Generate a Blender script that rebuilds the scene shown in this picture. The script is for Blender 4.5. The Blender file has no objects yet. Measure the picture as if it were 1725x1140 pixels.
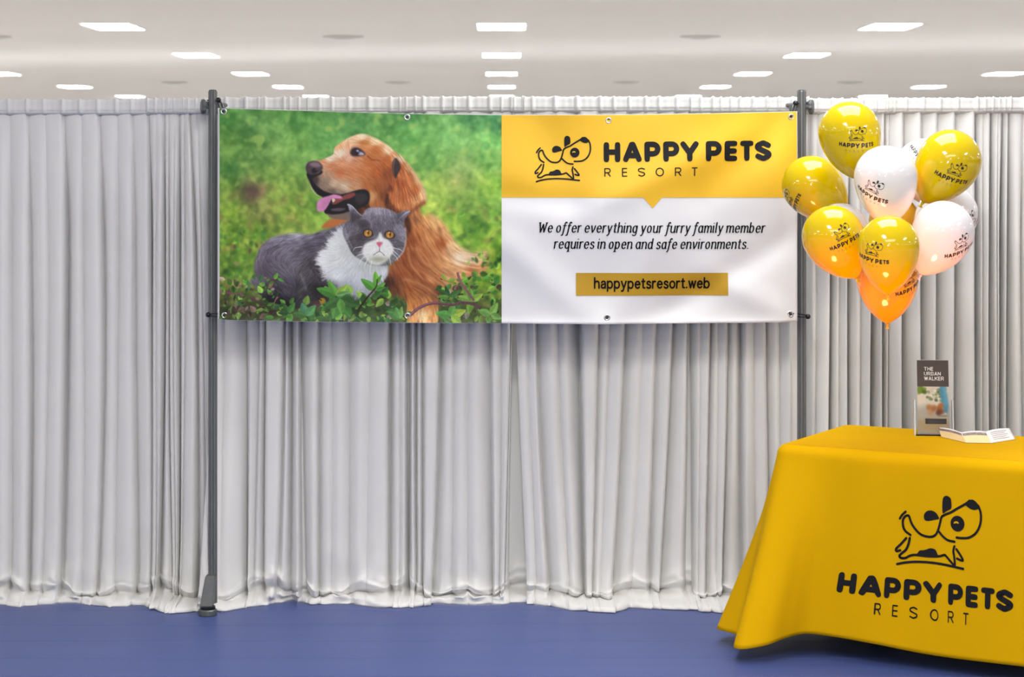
import bpy, bmesh, math, random
import numpy as np
from mathutils import Vector, Matrix

# ================================================================ camera, world, lights, exposure
F_PX, CX, CY, CAM_H = 3500.0, 845.0, 270.0, 1.76       # focal length, vanishing point (photo pixels), eye height
scene = bpy.context.scene
COL = scene.collection
cam_data = bpy.data.cameras.new('camera')
cam_data.sensor_width = 36.0
cam_data.lens = F_PX/1725.0*36.0
cam_data.shift_x = (862.5-CX)/1725.0
cam_data.shift_y = -(570.0-CY)/1725.0
cam_data.clip_end = 300
cam_data.dof.use_dof = True
cam_data.dof.focus_distance = 7.7
cam_data.dof.aperture_fstop = 5.6
cam = bpy.data.objects.new('camera', cam_data); COL.objects.link(cam)
cam.location = (0, 0, CAM_H); cam.rotation_euler = (math.radians(90), 0, 0)
scene.camera = cam
scene.view_settings.view_transform = 'Standard'
scene.view_settings.look = 'None'
scene.view_settings.gamma = 1.0
scene.view_settings.use_curve_mapping = False
scene.view_settings.exposure = 0.0
scene.cycles.max_bounces = 6; scene.cycles.diffuse_bounces = 3; scene.cycles.glossy_bounces = 3; scene.cycles.transmission_bounces = 6

world = bpy.data.worlds.new('world'); scene.world = world
world.use_nodes = True
world.node_tree.nodes['Background'].inputs[0].default_value = (0.80, 0.82, 0.86, 1)
world.node_tree.nodes['Background'].inputs[1].default_value = 0.3

CEIL = 3.46
ROW0, ROWS, COLS = 26.33, 7.19, 4.92                    # grid of the ceiling light panels
def area_light(name, loc, sx, sy, power, col=(1, .97, .93), rot=(0, 0, 0)):
    d = bpy.data.lights.new(name, 'AREA'); d.shape = 'RECTANGLE'; d.size = sx; d.size_y = sy; d.energy = power; d.color = col
    o = bpy.data.objects.new(name, d); o.location = loc; o.rotation_euler = rot; COL.objects.link(o); return o
PANEL_L = 40.0                                          # radiance of the ceiling panels
for k in range(-4, 7):                                  # panels of the same grid that the picture does not show
    for j in range(-5, 6):
        yy = ROW0+ROWS*k; xx = COLS*j
        if k >= 0 and -60 < CX+F_PX*xx/yy < 1785 and k < 5: continue
        area_light('hall_panel_light', (xx, yy, CEIL-.015), .6, 1.2, PANEL_L*math.pi*.72)
area_light('booth_light', (1.30, 7.55, CEIL-.05), 1.5, 1.5, 70.0, (.95, .97, 1.0))
area_light('ceiling_band_fill', (-1.0, 32.6, .9), 34.0, 2.6, 190.0, (.97, .98, 1.0), (math.radians(180), 0, math.radians(-16)))  # added lamp hidden behind the drapes, makes the bright ceiling band
area_light('front_fill_light', (.9, 2.6, CEIL-.05), 3.0, 1.6, 125.0)  # added frontal fill for drapes and banner
sb = area_light('photographer_softbox', (-.30, -.35, 2.25), .42, .42, 36.0, (1, .98, .95), (math.radians(88), 0, 0)); sb.data.shape = 'DISK'
up = bpy.data.lights.new('balloon_warm_fill', 'SPOT'); up.energy = 330; up.color = (1.0, .25, .08); up.spot_size = math.radians(23); up.spot_blend = .5; up.shadow_soft_size = .30  # added warm lamp, turns the balloon undersides orange
uo = bpy.data.objects.new('balloon_warm_fill', up); uo.location = (1.05, 6.70, .10)
uo.rotation_euler = (Vector((1.39, 7.30, 1.46))-Vector(uo.location)).to_track_quat('-Z', 'Y').to_euler(); COL.objects.link(uo)

# ================================================================ helpers
def lin(c):
    return tuple((v/255/12.92) if v/255 <= .04045 else ((v/255+.055)/1.055)**2.4 for v in c)
def P3(px, py, D):                                      # photo pixel + depth -> point
    return Vector(((px-CX)*D/F_PX, D, CAM_H-(py-CY)*D/F_PX))
MATS = {}
def mat(name, col, rough=.5, var=.06, scale=8.0, stretch=(1, 1, 1), bump=0.0, bscale=60.0, metal=0.0, spec=.5, coat=0.0, sheen=0.0, sss=0.0, emit=0.0, attr=None, alpha=None, trans=0.0, ior=1.45):
    m = bpy.data.materials.new(name); m.use_nodes = True; MATS[name] = m
    nt = m.node_tree; b = nt.nodes['Principled BSDF']; N = nt.nodes; L = nt.links
    b.inputs['Roughness'].default_value = rough; b.inputs['Metallic'].default_value = metal
    b.inputs['Specular IOR Level'].default_value = spec; b.inputs['Coat Weight'].default_value = coat
    b.inputs['Sheen Weight'].default_value = sheen; b.inputs['IOR'].default_value = ior
    if sss: b.inputs['Subsurface Weight'].default_value = sss; b.inputs['Subsurface Radius'].default_value = (.05, .03, .02); b.inputs['Subsurface Scale'].default_value = .3
    if trans: b.inputs['Transmission Weight'].default_value = trans
    if alpha is not None: b.inputs['Alpha'].default_value = alpha
    tc = N.new('ShaderNodeTexCoord'); mp = N.new('ShaderNodeMapping'); mp.inputs['Scale'].default_value = stretch
    L.new(tc.outputs['Object'], mp.inputs['Vector'])
    c = tuple(col)+(1,)
    if attr:
        a = N.new('ShaderNodeVertexColor'); a.layer_name = attr
        L.new(a.outputs['Color'], b.inputs['Base Color'])
    else:
        nz = N.new('ShaderNodeTexNoise'); nz.inputs['Scale'].default_value = scale; nz.inputs['Detail'].default_value = 4
        L.new(mp.outputs[0], nz.inputs['Vector'])
        rp = N.new('ShaderNodeValToRGB')
        rp.color_ramp.elements[0].position = .3; rp.color_ramp.elements[1].position = .7
        rp.color_ramp.elements[0].color = tuple(max(0, v*(1-var)) for v in col)+(1,)
        rp.color_ramp.elements[1].color = tuple(min(1, v*(1+var)) for v in col)+(1,)
        L.new(nz.outputs['Fac'], rp.inputs[0]); L.new(rp.outputs[0], b.inputs['Base Color'])
    if bump:
        n2 = N.new('ShaderNodeTexNoise'); n2.inputs['Scale'].default_value = bscale; n2.inputs['Detail'].default_value = 3
        L.new(mp.outputs[0], n2.inputs['Vector'])
        bp = N.new('ShaderNodeBump'); bp.inputs['Strength'].default_value = bump; bp.inputs['Distance'].default_value = .004
        L.new(n2.outputs['Fac'], bp.inputs['Height']); L.new(bp.outputs[0], b.inputs['Normal'])
    if emit:
        b.inputs['Emission Color'].default_value = (1, .98, .95, 1); b.inputs['Emission Strength'].default_value = emit
    return m
def mesh_obj(name, verts, faces, m, parent=None, smooth=False):
    me = bpy.data.meshes.new(name)
    me.from_pydata([tuple(v) for v in verts], [], faces); me.update()
    if smooth: me.shade_smooth()
    o = bpy.data.objects.new(name, me); COL.objects.link(o)
    if m: me.materials.append(m)
    if parent is not None: o.parent = parent; o.matrix_parent_inverse = parent.matrix_world.inverted()
    return o
def bm_obj(name, bm, m, parent=None, smooth=False):
    me = bpy.data.meshes.new(name); bm.to_mesh(me); bm.free()
    if smooth: me.shade_smooth()
    o = bpy.data.objects.new(name, me); COL.objects.link(o); me.materials.append(m)
    if parent is not None: o.parent = parent; o.matrix_parent_inverse = parent.matrix_world.inverted()
    return o
def tag(o, label=None, cat=None, group=None, kind=None):
    if label: o['label'] = label
    if cat: o['category'] = cat
    if group: o['group'] = group
    if kind: o['kind'] = kind
    return o
def thing(name, label, cat, loc=(0, 0, 0), group=None):
    o = bpy.data.objects.new(name, None); COL.objects.link(o); o.location = loc; o.empty_display_size = .05
    o.matrix_world = Matrix.Translation(Vector(loc))
    return tag(o, label, cat, group)
def grid_faces(nu, nv, wrap=False):                     # vertex index = i*nv + j
    f = []
    for i in range(nu if wrap else nu-1):
        a = i*nv; b = ((i+1) % nu)*nv
        for j in range(nv-1): f.append((a+j, b+j, b+j+1, a+j+1))
    return f
def grid_obj(name, pts, m, parent=None, wrap=False, flip=False):   # pts: array nu x nv x 3
    nu, nv = pts.shape[:2]
    i, j = np.meshgrid(np.arange(nu if wrap else nu-1), np.arange(nv-1), indexing='ij')
    i2 = (i+1) % nu
    q = np.stack([i*nv+j, i2*nv+j, i2*nv+j+1, i*nv+j+1], -1).reshape(-1, 4)
    if flip: q = q[:, ::-1]
    me = bpy.data.meshes.new(name)
    me.vertices.add(nu*nv); me.vertices.foreach_set('co', pts.reshape(-1).astype(np.float32))
    n = len(q)
    me.loops.add(n*4); me.loops.foreach_set('vertex_index', q.reshape(-1).astype(np.int32))
    me.polygons.add(n); me.polygons.foreach_set('loop_start', (np.arange(n)*4).astype(np.int32)); me.polygons.foreach_set('loop_total', np.full(n, 4, np.int32))
    me.update(calc_edges=True); me.shade_smooth(); me.materials.append(m)
    o = bpy.data.objects.new(name, me); COL.objects.link(o)
    if parent is not None: o.parent = parent; o.matrix_parent_inverse = parent.matrix_world.inverted()
    return o
def box(bm, x0, x1, y0, y1, z0, z1, bev=0.0):
    r = bmesh.ops.create_cube(bm, size=1.0)
    for v in r['verts']: v.co = Vector((x0+(v.co.x+.5)*(x1-x0), y0+(v.co.y+.5)*(y1-y0), z0+(v.co.z+.5)*(z1-z0)))
    if bev:
        es = list({e for v in r['verts'] for e in v.link_edges})
        bmesh.ops.bevel(bm, geom=es, offset=bev, segments=2, affect='EDGES', profile=.5)
def tube(bm, pts, r, seg=10, closed=False, cap=True):
    pts = [Vector(p) for p in pts]; n = len(pts); rings = []
    rr = r if hasattr(r, '__len__') else [r]*n
    up_ = Vector((.13, .21, .97)).normalized()
    for k, p in enumerate(pts):
        a = pts[(k-1) % n] if closed or k > 0 else p; b = pts[(k+1) % n] if closed or k < n-1 else p
        t = (b-a).normalized(); s = t.cross(up_)
        if s.length < .1: s = t.cross(Vector((1, 0, 0)))
        s.normalize(); u = s.cross(t)
        rings.append([bm.verts.new(p+(s*math.cos(2*math.pi*q/seg)+u*math.sin(2*math.pi*q/seg))*rr[k]) for q in range(seg)])
    for k in range(n if closed else n-1):
        A, B = rings[k], rings[(k+1) % n]
        for q in range(seg): bm.faces.new((A[q], A[(q+1) % seg], B[(q+1) % seg], B[q]))
    if cap and not closed:
        bm.faces.new(rings[0]); bm.faces.new(rings[-1][::-1])
def lathe(bm, prof, seg=24, M=None, flute=None):        # prof: (radius, z)
    M = M or Matrix(); rings = []
    for r, z in prof:
        rings.append([bm.verts.new(M @ Vector((r*(flute(q/seg) if flute else 1)*math.cos(2*math.pi*q/seg), r*(flute(q/seg) if flute else 1)*math.sin(2*math.pi*q/seg), z))) for q in range(seg)])
    for A, B in zip(rings, rings[1:]):
        for q in range(seg): bm.faces.new((A[q], A[(q+1) % seg], B[(q+1) % seg], B[q]))
    bm.faces.new(rings[0][::-1]); bm.faces.new(rings[-1])
def smoothstep(a, b, x):
    t = np.clip((x-a)/(b-a), 0, 1); return t*t*(3-2*t)

# ---------------------------------------------------------------- lettering: strokes drawn with a pen
def cspline(p, closed=False, n=6):
    p = np.array(p, float); N = len(p); q = []
    for k in (range(N) if closed else range(N-1)):
        if closed: a, b, c, d = p[k-1], p[k], p[(k+1) % N], p[(k+2) % N]
        else: a, b, c, d = p[max(k-1, 0)], p[k], p[k+1], p[min(k+2, N-1)]
        for t in np.arange(n)/n: q.append(.5*(2*b+(c-a)*t+(2*a-5*b+4*c-d)*t*t+(3*b-a-3*c+d)*t**3))
    if not closed: q.append(p[-1])
    return np.array(q)
def arc(cx, cy, rx, ry, a0, a1, n=14):
    return [(cx+rx*math.cos(math.radians(a0+(a1-a0)*k/n)), cy+ry*math.sin(math.radians(a0+(a1-a0)*k/n))) for k in range(n+1)]
class Ink:                                              # flat shapes in 2D, later laid onto a surface
    def __init__(self): self.v = []; self.f = []
    def poly(self, pts, smooth=True, n=5):
        q = cspline(pts, True, n) if smooth else np.array(pts, float)
        k = len(self.v); self.v += [tuple(p) for p in q]; self.f.append(tuple(range(k, k+len(q))))
    def stroke(self, pts, w, nib=None, square=2.0, step=None):
        p = np.array(pts, float)
        if step:                                        # resample long straight runs so they follow a curved surface
            out = [p[0]]
            for a, b in zip(p, p[1:]):
                m = max(1, int(np.linalg.norm(b-a)/step))
                out += [a+(b-a)*(s+1)/m for s in range(m)]
            p = np.array(out)
        keep = [0]+[i for i in range(1, len(p)) if np.linalg.norm(p[i]-p[i-1]) > 1e-6]; p = p[keep]
        d = np.diff(p, axis=0); d /= np.linalg.norm(d, axis=1)[:, None]
        def half(n):
            if nib is None: return w
            a, b, ang = nib; e = np.array([math.cos(ang), math.sin(ang)]); g = np.array([-e[1], e[0]])
            return math.sqrt((a*(n@e))**2+(b*(n@g))**2)
        for i in range(len(d)):                         # one quad per segment, a disc at every joint
            n = np.array([-d[i][1], d[i][0]]); h = half(n); k = len(self.v)
            self.v += [tuple(p[i]+n*h), tuple(p[i]-n*h), tuple(p[i+1]-n*h), tuple(p[i+1]+n*h)]; self.f.append((k, k+1, k+2, k+3))
        for i in range(len(p)):
            if 0 < i < len(p)-1 and float(d[i-1]@d[i]) > .995: continue
            k = len(self.v); e = d[min(i, len(d)-1)]; g = np.array([-e[1], e[0]]); m = 16
            for q in range(m):
                t = 2*math.pi*q/m; ct, st = math.cos(t), math.sin(t)
                if nib is None:
                    s = (abs(ct)**square+abs(st)**square)**(-1/square)
                    self.v.append(tuple(p[i]+(e*ct+g*st)*w*s*(1 if square == 2 else .93)))
                else:
                    a, b, ang = nib; E = np.array([math.cos(ang), math.sin(ang)]); G = np.array([-E[1], E[0]])
                    self.v.append(tuple(p[i]+E*ct*a+G*st*b))
            self.f.append(tuple(range(k, k+m)))
    def add(self, other, fn):
        k = len(self.v); self.v += [tuple(fn(x, y)) for x, y in other.v]; self.f += [tuple(i+k for i in f) for f in other.f]
    def obj(self, name, fn, m, parent):                 # fn(x, y) -> 3D point
        if getattr(fn, 'batch', False): a = np.array(self.v); return mesh_obj(name, fn(a[:, 0], a[:, 1]), self.f, m, parent)
        return mesh_obj(name, [fn(x, y) for x, y in self.v], self.f, m, parent)

# skeletons of the capital letters: width, strokes; cap height 1, drawn inside the box after inset by the half stroke
def caps(ch, w, h):
    """strokes of a capital in the box [h, w-h] x [h, 1-h]"""
    l, r, b, t = h, w-h, h, 1-h; m = (l+r)/2; c = .5
    S = lambda p, closed=False: [tuple(q) for q in cspline(p, closed, 8)]
    if ch == 'H': return [[(l, b), (l, t)], [(r, b), (r, t)], [(l, c), (r, c)]]
    if ch == 'A': return [[(l, b), (m-.03, t), (m+.03, t), (r, b)], [(l+(m-l)*.36, b+.36*(t-b)*.72), (r-(r-m)*.36, b+.36*(t-b)*.72)]]
    if ch in 'PRB':
        k = .40 if ch == 'P' else .47
        cy = (t+k)/2; ry = (t-k)/2; x0 = r-ry
        bowl = [(l, t), (x0, t)]+arc(x0, cy, ry, ry, 90, -90)[1:]+[(l, k)]
        out = [[(l, b), (l, t)], bowl]
        if ch == 'R': out.append([(m, k), (r, b)])
        if ch == 'B': out.append([(l, k)]+[(r-(k-b)/2, k)]+arc(r-(k-b)/2, (k+b)/2, (k-b)/2, (k-b)/2, 90, -90)[1:]+[(l, b)])
        return out
    if ch == 'Y': return [[(l, t), (m, .42)], [(r, t), (m, .42)], [(m, .44), (m, b)]]
    if ch == 'E': return [[(r, t), (l, t), (l, b), (r, b)], [(l, c), (r-.02, c)]]
    if ch == 'T': return [[(l, t), (r, t)], [(m, t), (m, b)]]
    if ch == 'S': return [S([(r, t-.10), (m+.06, t), (m-.04, t), (l+.02, t-.10), (l+.01, c+.14), (m-.02, c+.01), (r-.02, c-.12), (r-.01, b+.12), (m+.06, b), (m-.06, b), (l, b+.10)])]
    if ch == 'O': return [arc(m, c, (r-l)/2, c-h, 0, 360, 36)]
    if ch == 'U': return [[(l, t), (l, b+(r-l)/2)]+arc(m, b+(r-l)/2, (r-l)/2, (r-l)/2, 180, 360)[1:]+[(r, t)]]
    if ch == 'N': return [[(l, b), (l, t), (r, b), (r, t)]]
    if ch == 'W': return [[(l, t), (l+(r-l)*.26, b), (m, t), (r-(r-l)*.26, b), (r, t)]]
    if ch == 'L': return [[(l, t), (l, b), (r, b)]]
    if ch == 'K': return [[(l, b), (l, t)], [(r, t), (l, c-.08)], [(l+(r-l)*.3, c+.1), (r, b)]]
    return []
# the brand mark, in units where the wording HAPPY PETS has cap height 1
HP = [('H', 0.0, .82), ('A', .95, .92), ('P', 2.0, .79), ('P', 2.92, .79), ('Y', 3.76, .90), ('P', 5.0, .79), ('E', 5.93, .64), ('T', 6.70, .68), ('S', 7.45, .79)]
def happy_pets(only=None):
    k = Ink()
    for ch, x, w in (HP if only is None else [HP[only]]):
        for s in caps(ch, w, .135): k.stroke([(x+a, b) for a, b in s], .135, square=2.6, step=.25)
    return k
RS = [('R', 0, .75), ('E', 2.05, .62), ('S', 3.92, .80), ('O', 5.94, .97), ('R', 8.18, .75), ('T', 10.15, .68)]
def resort(only=None, h=.064):
    k = Ink()
    for ch, x, w in (RS if only is None else [RS[only]]):
        for s in caps(ch, w, h): k.stroke([(x+a, b) for a, b in s], h, step=.3)
    return k                                            # width 10.83, cap height 1
def logo_dog():                                         # traced in units of 1/10.36 photo pixel, y down -> 0..1 wide, y up
    k = Ink(); g = Ink()
    f = lambda pts: [((x-215)/975.0, (995-y)/975.0) for x, y in pts]
    w = 13.5/975
    for s in ([(375, 655), (320, 620), (290, 570), (285, 500), (310, 455), (345, 445), (362, 475), (385, 530), (430, 590), (490, 640), (560, 658), (620, 650), (660, 615), (685, 560), (705, 490), (720, 432), (760, 400), (830, 370), (900, 325), (1000, 265), (1050, 225)],
              [(248, 485), (275, 440), (310, 405)], [(1150, 270), (1180, 340), (1185, 430), (1165, 510), (1120, 580), (1050, 625), (970, 638), (905, 637)], [(690, 590), (740, 640), (800, 675), (880, 685)],
              [(370, 690), (360, 750), (335, 820), (290, 865), (265, 895), (280, 918), (330, 915), (380, 885), (440, 870), (560, 872), (680, 862), (730, 850), (765, 840), (800, 870), (870, 935)], [(880, 735), (868, 790), (880, 850), (890, 935)],
              [(330, 695), (275, 765), (225, 820), (230, 848), (270, 835)], [(905, 765), (950, 820), (985, 875), (960, 880), (915, 865)], [(245, 990), (330, 965), (450, 945), (600, 938), (760, 945), (900, 960), (990, 970)]):
        k.stroke(cspline(f(s), False, 4), w)
    for p in ([(735, 385), (729, 290), (740, 215), (780, 192), (825, 215), (838, 280), (830, 330), (780, 360)], [(690, 450), (640, 465), (560, 485), (525, 470), (520, 420), (550, 380), (600, 367), (650, 385), (680, 420)],
              [(1000, 268), (1040, 225), (1085, 210), (1135, 240), (1160, 290), (1120, 318), (1070, 315), (1030, 295)], [(450, 876), (480, 820), (520, 810), (550, 800), (600, 780), (650, 795), (675, 840), (690, 868), (600, 882), (500, 882)]):
        k.poly(f(p))
    k.poly(f(arc(912, 485, 83, 86, 0, 345, 23)), False)
    g.poly(f([(866, 486), (880, 466), (905, 460), (928, 474), (925, 484), (904, 480), (886, 484)]), True, 3)
    return k, g
# lower case, x-height 1
def lower(ch, it=False):
    S = lambda *p: [tuple(q) for q in cspline(p, False, 6)]
    o = arc(.38, .5, .38, .5, 0, 360, 28)
    if it: o = arc(.34, .5, .34, .5, 0, 360, 28)
    R = {'o': (.76, [o]), 'p': (.78, [[(0, 1), (0, -.45)], o]), 'b': (.78, [[(0, 1.5), (0, 0)], o]), 'd': (.76, [[(.70, 1.5), (.70, .1), (.80, .02)], o]), 'q': (.76, [[(.70, 1), (.70, -.45)], o]),
         'h': (.72, [[(0, 1.5), (0, 0)], S((0, .55), (.08, .82), (.34, 1), (.62, .9), (.70, .62), (.70, .3), (.70, 0))]), 'n': (.72, [[(0, 1), (0, 0)], S((0, .55), (.08, .82), (.34, 1), (.62, .9), (.70, .62), (.70, .3), (.70, 0))]),
         'u': (.72, [S((0, 1), (0, .7), (0, .38), (.08, .1), (.34, 0), (.58, .14), (.70, .45)), [(.70, 1), (.70, 0)]]), 'm': (1.2, [[(0, 1), (0, 0)], S((0, .55), (.1, .86), (.32, 1), (.54, .9), (.60, .62), (.60, .3), (.60, 0)), S((.60, .55), (.7, .86), (.92, 1), (1.12, .9), (1.2, .62), (1.2, .3), (1.2, 0))]),
         'a': (.66, [S((.06, .80), (.18, .95), (.36, 1), (.54, .94), (.64, .75), (.64, .4), (.64, 0)), S((.64, .58), (.35, .56), (.12, .48), (.02, .28), (.1, .07), (.28, 0), (.48, .06), (.64, .25))]),
         'y': (.72, [[(0, 1), (.36, 0)], S((.72, 1), (.54, .5), (.36, 0), (.26, -.3), (.12, -.44), (0, -.42))]), 'e': (.74, [[(.02, .54), (.74, .54)]+arc(.38, .5, .36, .5, 6, 318, 26)]),
         't': (.46, [S((.2, 1.34), (.2, .9), (.2, .3), (.26, .06), (.46, .03)), [(0, 1), (.44, 1)]]), 's': (.6, [S((.56, .82), (.4, .98), (.2, .98), (.05, .82), (.1, .62), (.3, .52), (.54, .4), (.6, .2), (.46, .03), (.22, 0), (.02, .14))]),
         'r': (.44, [[(0, 1), (0, 0)], S((0, .6), (.1, .86), (.28, 1), (.44, .97))]), 'w': (1.04, [[(0, 1), (.26, 0), (.52, 1), (.78, 0), (1.04, 1)]]), '.': (.06, [[(0, .05), (.03, .05)]]),
         'i': (.10, [[(.0, 1), (.0, .12), (.08, 0)], [(0, 1.38), (.02, 1.38)]]), 'l': (.10, [[(0, 1.5), (0, .12), (.08, 0)]]), 'v': (.70, [[(0, 1), (.3, 0)], S((.3, 0), (.58, .5), (.70, 1))]),
         'f': (.46, [S((.60, 1.40), (.46, 1.52), (.32, 1.44), (.24, 1.1), (.18, .5), (.12, -.1), (.02, -.42), (-.14, -.44)), [(.02, 1), (.5, 1)]]),
         'g': (.74, [o, S((.70, 1), (.70, .5), (.68, -.05), (.58, -.36), (.34, -.45), (.08, -.36))]), 'W': (1.30, [[(0, 1.42), (.30, 0), (.66, 1.2), (.96, 0), (1.30, 1.42)], [(-.1, 1.42), (.12, 1.42)], [(1.2, 1.42), (1.4, 1.42)]])}
    w, st = R[ch]
    if it:
        if ch == 'a': w, st = .74, [o, [(.68, 1), (.68, .14), (.78, .02)]]
        if ch in 'nmhr':                                 # hooked entry and exit of an italic
            x = {'n': .70, 'h': .70, 'm': 1.2, 'r': None}[ch]
            if ch != 'h': st = st+[[(-.12, .9), (0, 1.0)]]
            if x is not None: st = st+[[(x, .04), (x+.12, .10)]]
        if ch in 'ui': st = st+[[(-.12, .9), (0, 1.0)]]
        if ch in 'u': st = st+[[(.70, .04), (.82, .10)]]
        if ch == 'p': st = st+[[(-.14, -.45), (.12, -.45)], [(-.12, .92), (0, 1)]]
        if ch == 'q': st = st+[[(.56, -.45), (.84, -.45)]]
    return w, st
def text_lower(txt, half, gap, space, it=False, nib=None, shear=0.0):
    k = Ink(); x = 0.0
    for ch in txt:
        if ch == ' ': x += space; continue
        w, st = lower(ch, it)
        for s in st: k.stroke([(x+a+shear*b, b) for a, b in s], half, nib=nib, step=.4)
        x += w+gap
    return k, x-gap
# ================================================================ materials
M_CURT = mat('satin_curtain', (.735, .73, .705), .46, .02, 5.0, bump=.05, bscale=400, sheen=.15, spec=.4)
M_CEIL = mat('ceiling_paint', (.80, .775, .755), .55, .02, .25, spec=.3)
M_HALLFLOOR = mat('hall_floor', (.60, .585, .57), .5, .05, .6)
M_WALL = mat('hall_wall', (.70, .69, .67), .8, .03, .5)
M_BLUE = mat('blue_floor', lin((70, 85, 140)), .42, .055, 1.6, stretch=(.5, 9, 1), bump=.05, bscale=30, spec=.35)
M_BLUED = mat('blue_floor_joint', lin((58, 72, 122)), .6, .05, 2.0)
M_POLE = mat('grey_steel', lin((112, 114, 114)), .42, .04, 20, metal=.35)
M_POLED = mat('dark_groove', lin((58, 60, 60)), .6, .04, 20)
M_CAST = mat('cast_fitting', lin((92, 94, 94)), .5, .10, 60, metal=.3, bump=.2, bscale=200)
M_BLACK = mat('black_rubber', lin((22, 22, 26)), .25, .05, 30)
M_FOOT = mat('foot_steel', lin((104, 110, 104)), .35, .06, 40, metal=.5)
M_VINYL = mat('white_vinyl', (.76, .76, .76), .38, .01, 4)
M_YELF = mat('yellow_print', lin((232, 184, 50)), .42, .01, 4, spec=.2)
M_YELB = mat('amber_print', lin((188, 148, 44)), .42, .01, 4, spec=.2)
M_INK = mat('dark_ink', lin((26, 26, 29)), .6, .03, 20, spec=.2)
M_INKB = mat('black_ink', lin((10, 10, 12)), .6, .03, 20, spec=.2)
M_PHOTO = mat('photo_print', (1, 1, 1), .45, attr='print', spec=.18)
M_CHROME = mat('grommet_metal', (.62, .62, .62), .28, .05, 50, metal=1.0)
M_CLOTH = mat('yellow_tablecloth', lin((216, 166, 8)), .9, .025, 6, stretch=(1, 1, .25), bump=.08, bscale=500, spec=.05)
M_BYEL = mat('yellow_balloon', lin((206, 178, 4)), .09, .02, 4, spec=.6)
M_BWHT = mat('white_balloon', (.76, .74, .73), .09, .01, 4, spec=.6)
M_BORG = mat('amber_balloon', lin((232, 168, 30)), .09, .02, 4, spec=.6)
M_BINK = mat('balloon_ink', lin((52, 44, 34)), .35, .05, 40)
M_BINKL = mat('balloon_ink_pale', lin((150, 128, 60)), .35, .05, 40)
M_STRING = mat('balloon_string', (.60, .60, .60), .5, .03, 40)
M_LAMP = mat('lamp_diffuser', (.9, .9, .9), .5, .01, 4, emit=PANEL_L)
M_FRAME = mat('lamp_frame', (.80, .79, .77), .4, .02, 10)
M_VENT = mat('vent_grey', (.50, .485, .47), .5, .03, 10)
M_ACRYLE = mat('acrylic_edge', (.93, .93, .93), .15, .01, 10, trans=.35, ior=1.3)
M_ACRYL = mat('clear_acrylic', (.96, .97, .98), .04, .005, 10, trans=1.0, ior=1.3)
M_PAPER = mat('white_paper', (.86, .86, .86), .5, .02, 60)
M_BROWN = mat('brown_print', lin((70, 58, 50)), .45, .04, 60)
M_PRINTW = mat('white_ink', (.9, .9, .88), .5, .01, 60)
M_TABLE = mat('table_board', (.62, .58, .52), .5, .05, 10)
M_LEG = mat('table_steel', (.35, .35, .36), .4, .04, 30, metal=.8)

# ================================================================ the hall
def plane(name, x0, x1, y0, y1, z0, z1, m, down=False):
    bm = bmesh.new(); box(bm, x0, x1, y0, y1, z0, z1)
    return tag(bm_obj(name, bm, m), kind='structure')
HX0, HX1, HY0, HY1 = -36.0, 36.0, -9.0, 84.0
fl_ = plane('floor', HX0, HX1, HY0, HY1, -.12, -.012, M_HALLFLOOR)
fl_['label'] = 'pale hall floor beneath and beyond the blue booth floor'
tag(plane('ceiling', HX0, HX1, HY0, HY1, CEIL, CEIL+.1, M_CEIL), 'smooth off-white hall ceiling with light panels')
for nm, a in (('wall_back', (HX0, HX1, HY1, HY1+.1)), ('wall_front', (HX0, HX1, HY0-.1, HY0)), ('wall_left', (HX0-.1, HX0, HY0, HY1)), ('wall_right', (HX1, HX1+.1, HY0, HY1))):
    tag(plane(nm, *a, -.12, CEIL+.1, M_WALL), 'plain pale wall of the hall')
# blue booth floor of long boards running across
bf = tag(thing('floor_booth', 'blue booth floor of long boards in front of the grey drapes', None), kind='structure')
bm = bmesh.new(); box(bm, -6, 6, 2.0, 9.6, -.012, -.004); bm_obj('underlay', bm, M_BLUED, bf)
bm = bmesh.new(); box(bm, -6, 6, -.1295, .1295, -.004, 0, .0015); board = bm_obj('board', bm, M_BLUE, bf)
board.location = (0, 9.3, 0)
for k in range(1, 28):
    o = board.copy(); COL.objects.link(o); o.location = (0.37*((k*7) % 5), 9.3-.26*k, 0)

# ceiling panels and round vents
lx, ly = .30, .585
def ceiling_light(x, y, label):
    t = thing('ceiling_light', label, 'ceiling light', (x, y, CEIL), 'lit panels in the hall ceiling')
    if not hasattr(ceiling_light, 'me'):
        bm = bmesh.new()
        for a in ((-lx-.02, lx+.02, -ly-.02, -ly), (-lx-.02, lx+.02, ly, ly+.02), (-lx-.02, -lx, -ly, ly), (lx, lx+.02, -ly, ly)): box(bm, *a, -.012, 0)
        f = bm_obj('frame', bm, M_FRAME)
        bm = bmesh.new(); box(bm, -lx, lx, -ly, ly, -.008, 0); d = bm_obj('diffuser', bm, M_LAMP)
        ceiling_light.me = (f.data, d.data)
        for o in (f, d): bpy.data.objects.remove(o)
    for nm, me in zip(('frame', 'diffuser'), ceiling_light.me):
        o = bpy.data.objects.new(nm, me); COL.objects.link(o); o.parent = t
ROWN = ['nearest', 'second', 'third', 'fourth', 'farthest']
for k in range(5):
    y = ROW0+ROWS*k; vis = [j for j in range(-4, 5) if -45 < CX+F_PX*COLS*j/y < 1770]
    for n, j in enumerate(vis):
        place = 'middle one' if j == 0 else '%s %s of the middle' % (['first', 'second', 'third', 'fourth'][abs(j)-1], 'left' if j < 0 else 'right')
        ceiling_light(COLS*j, y, 'lit ceiling panel in the %s row, %s' % (ROWN[k], place))
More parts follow.
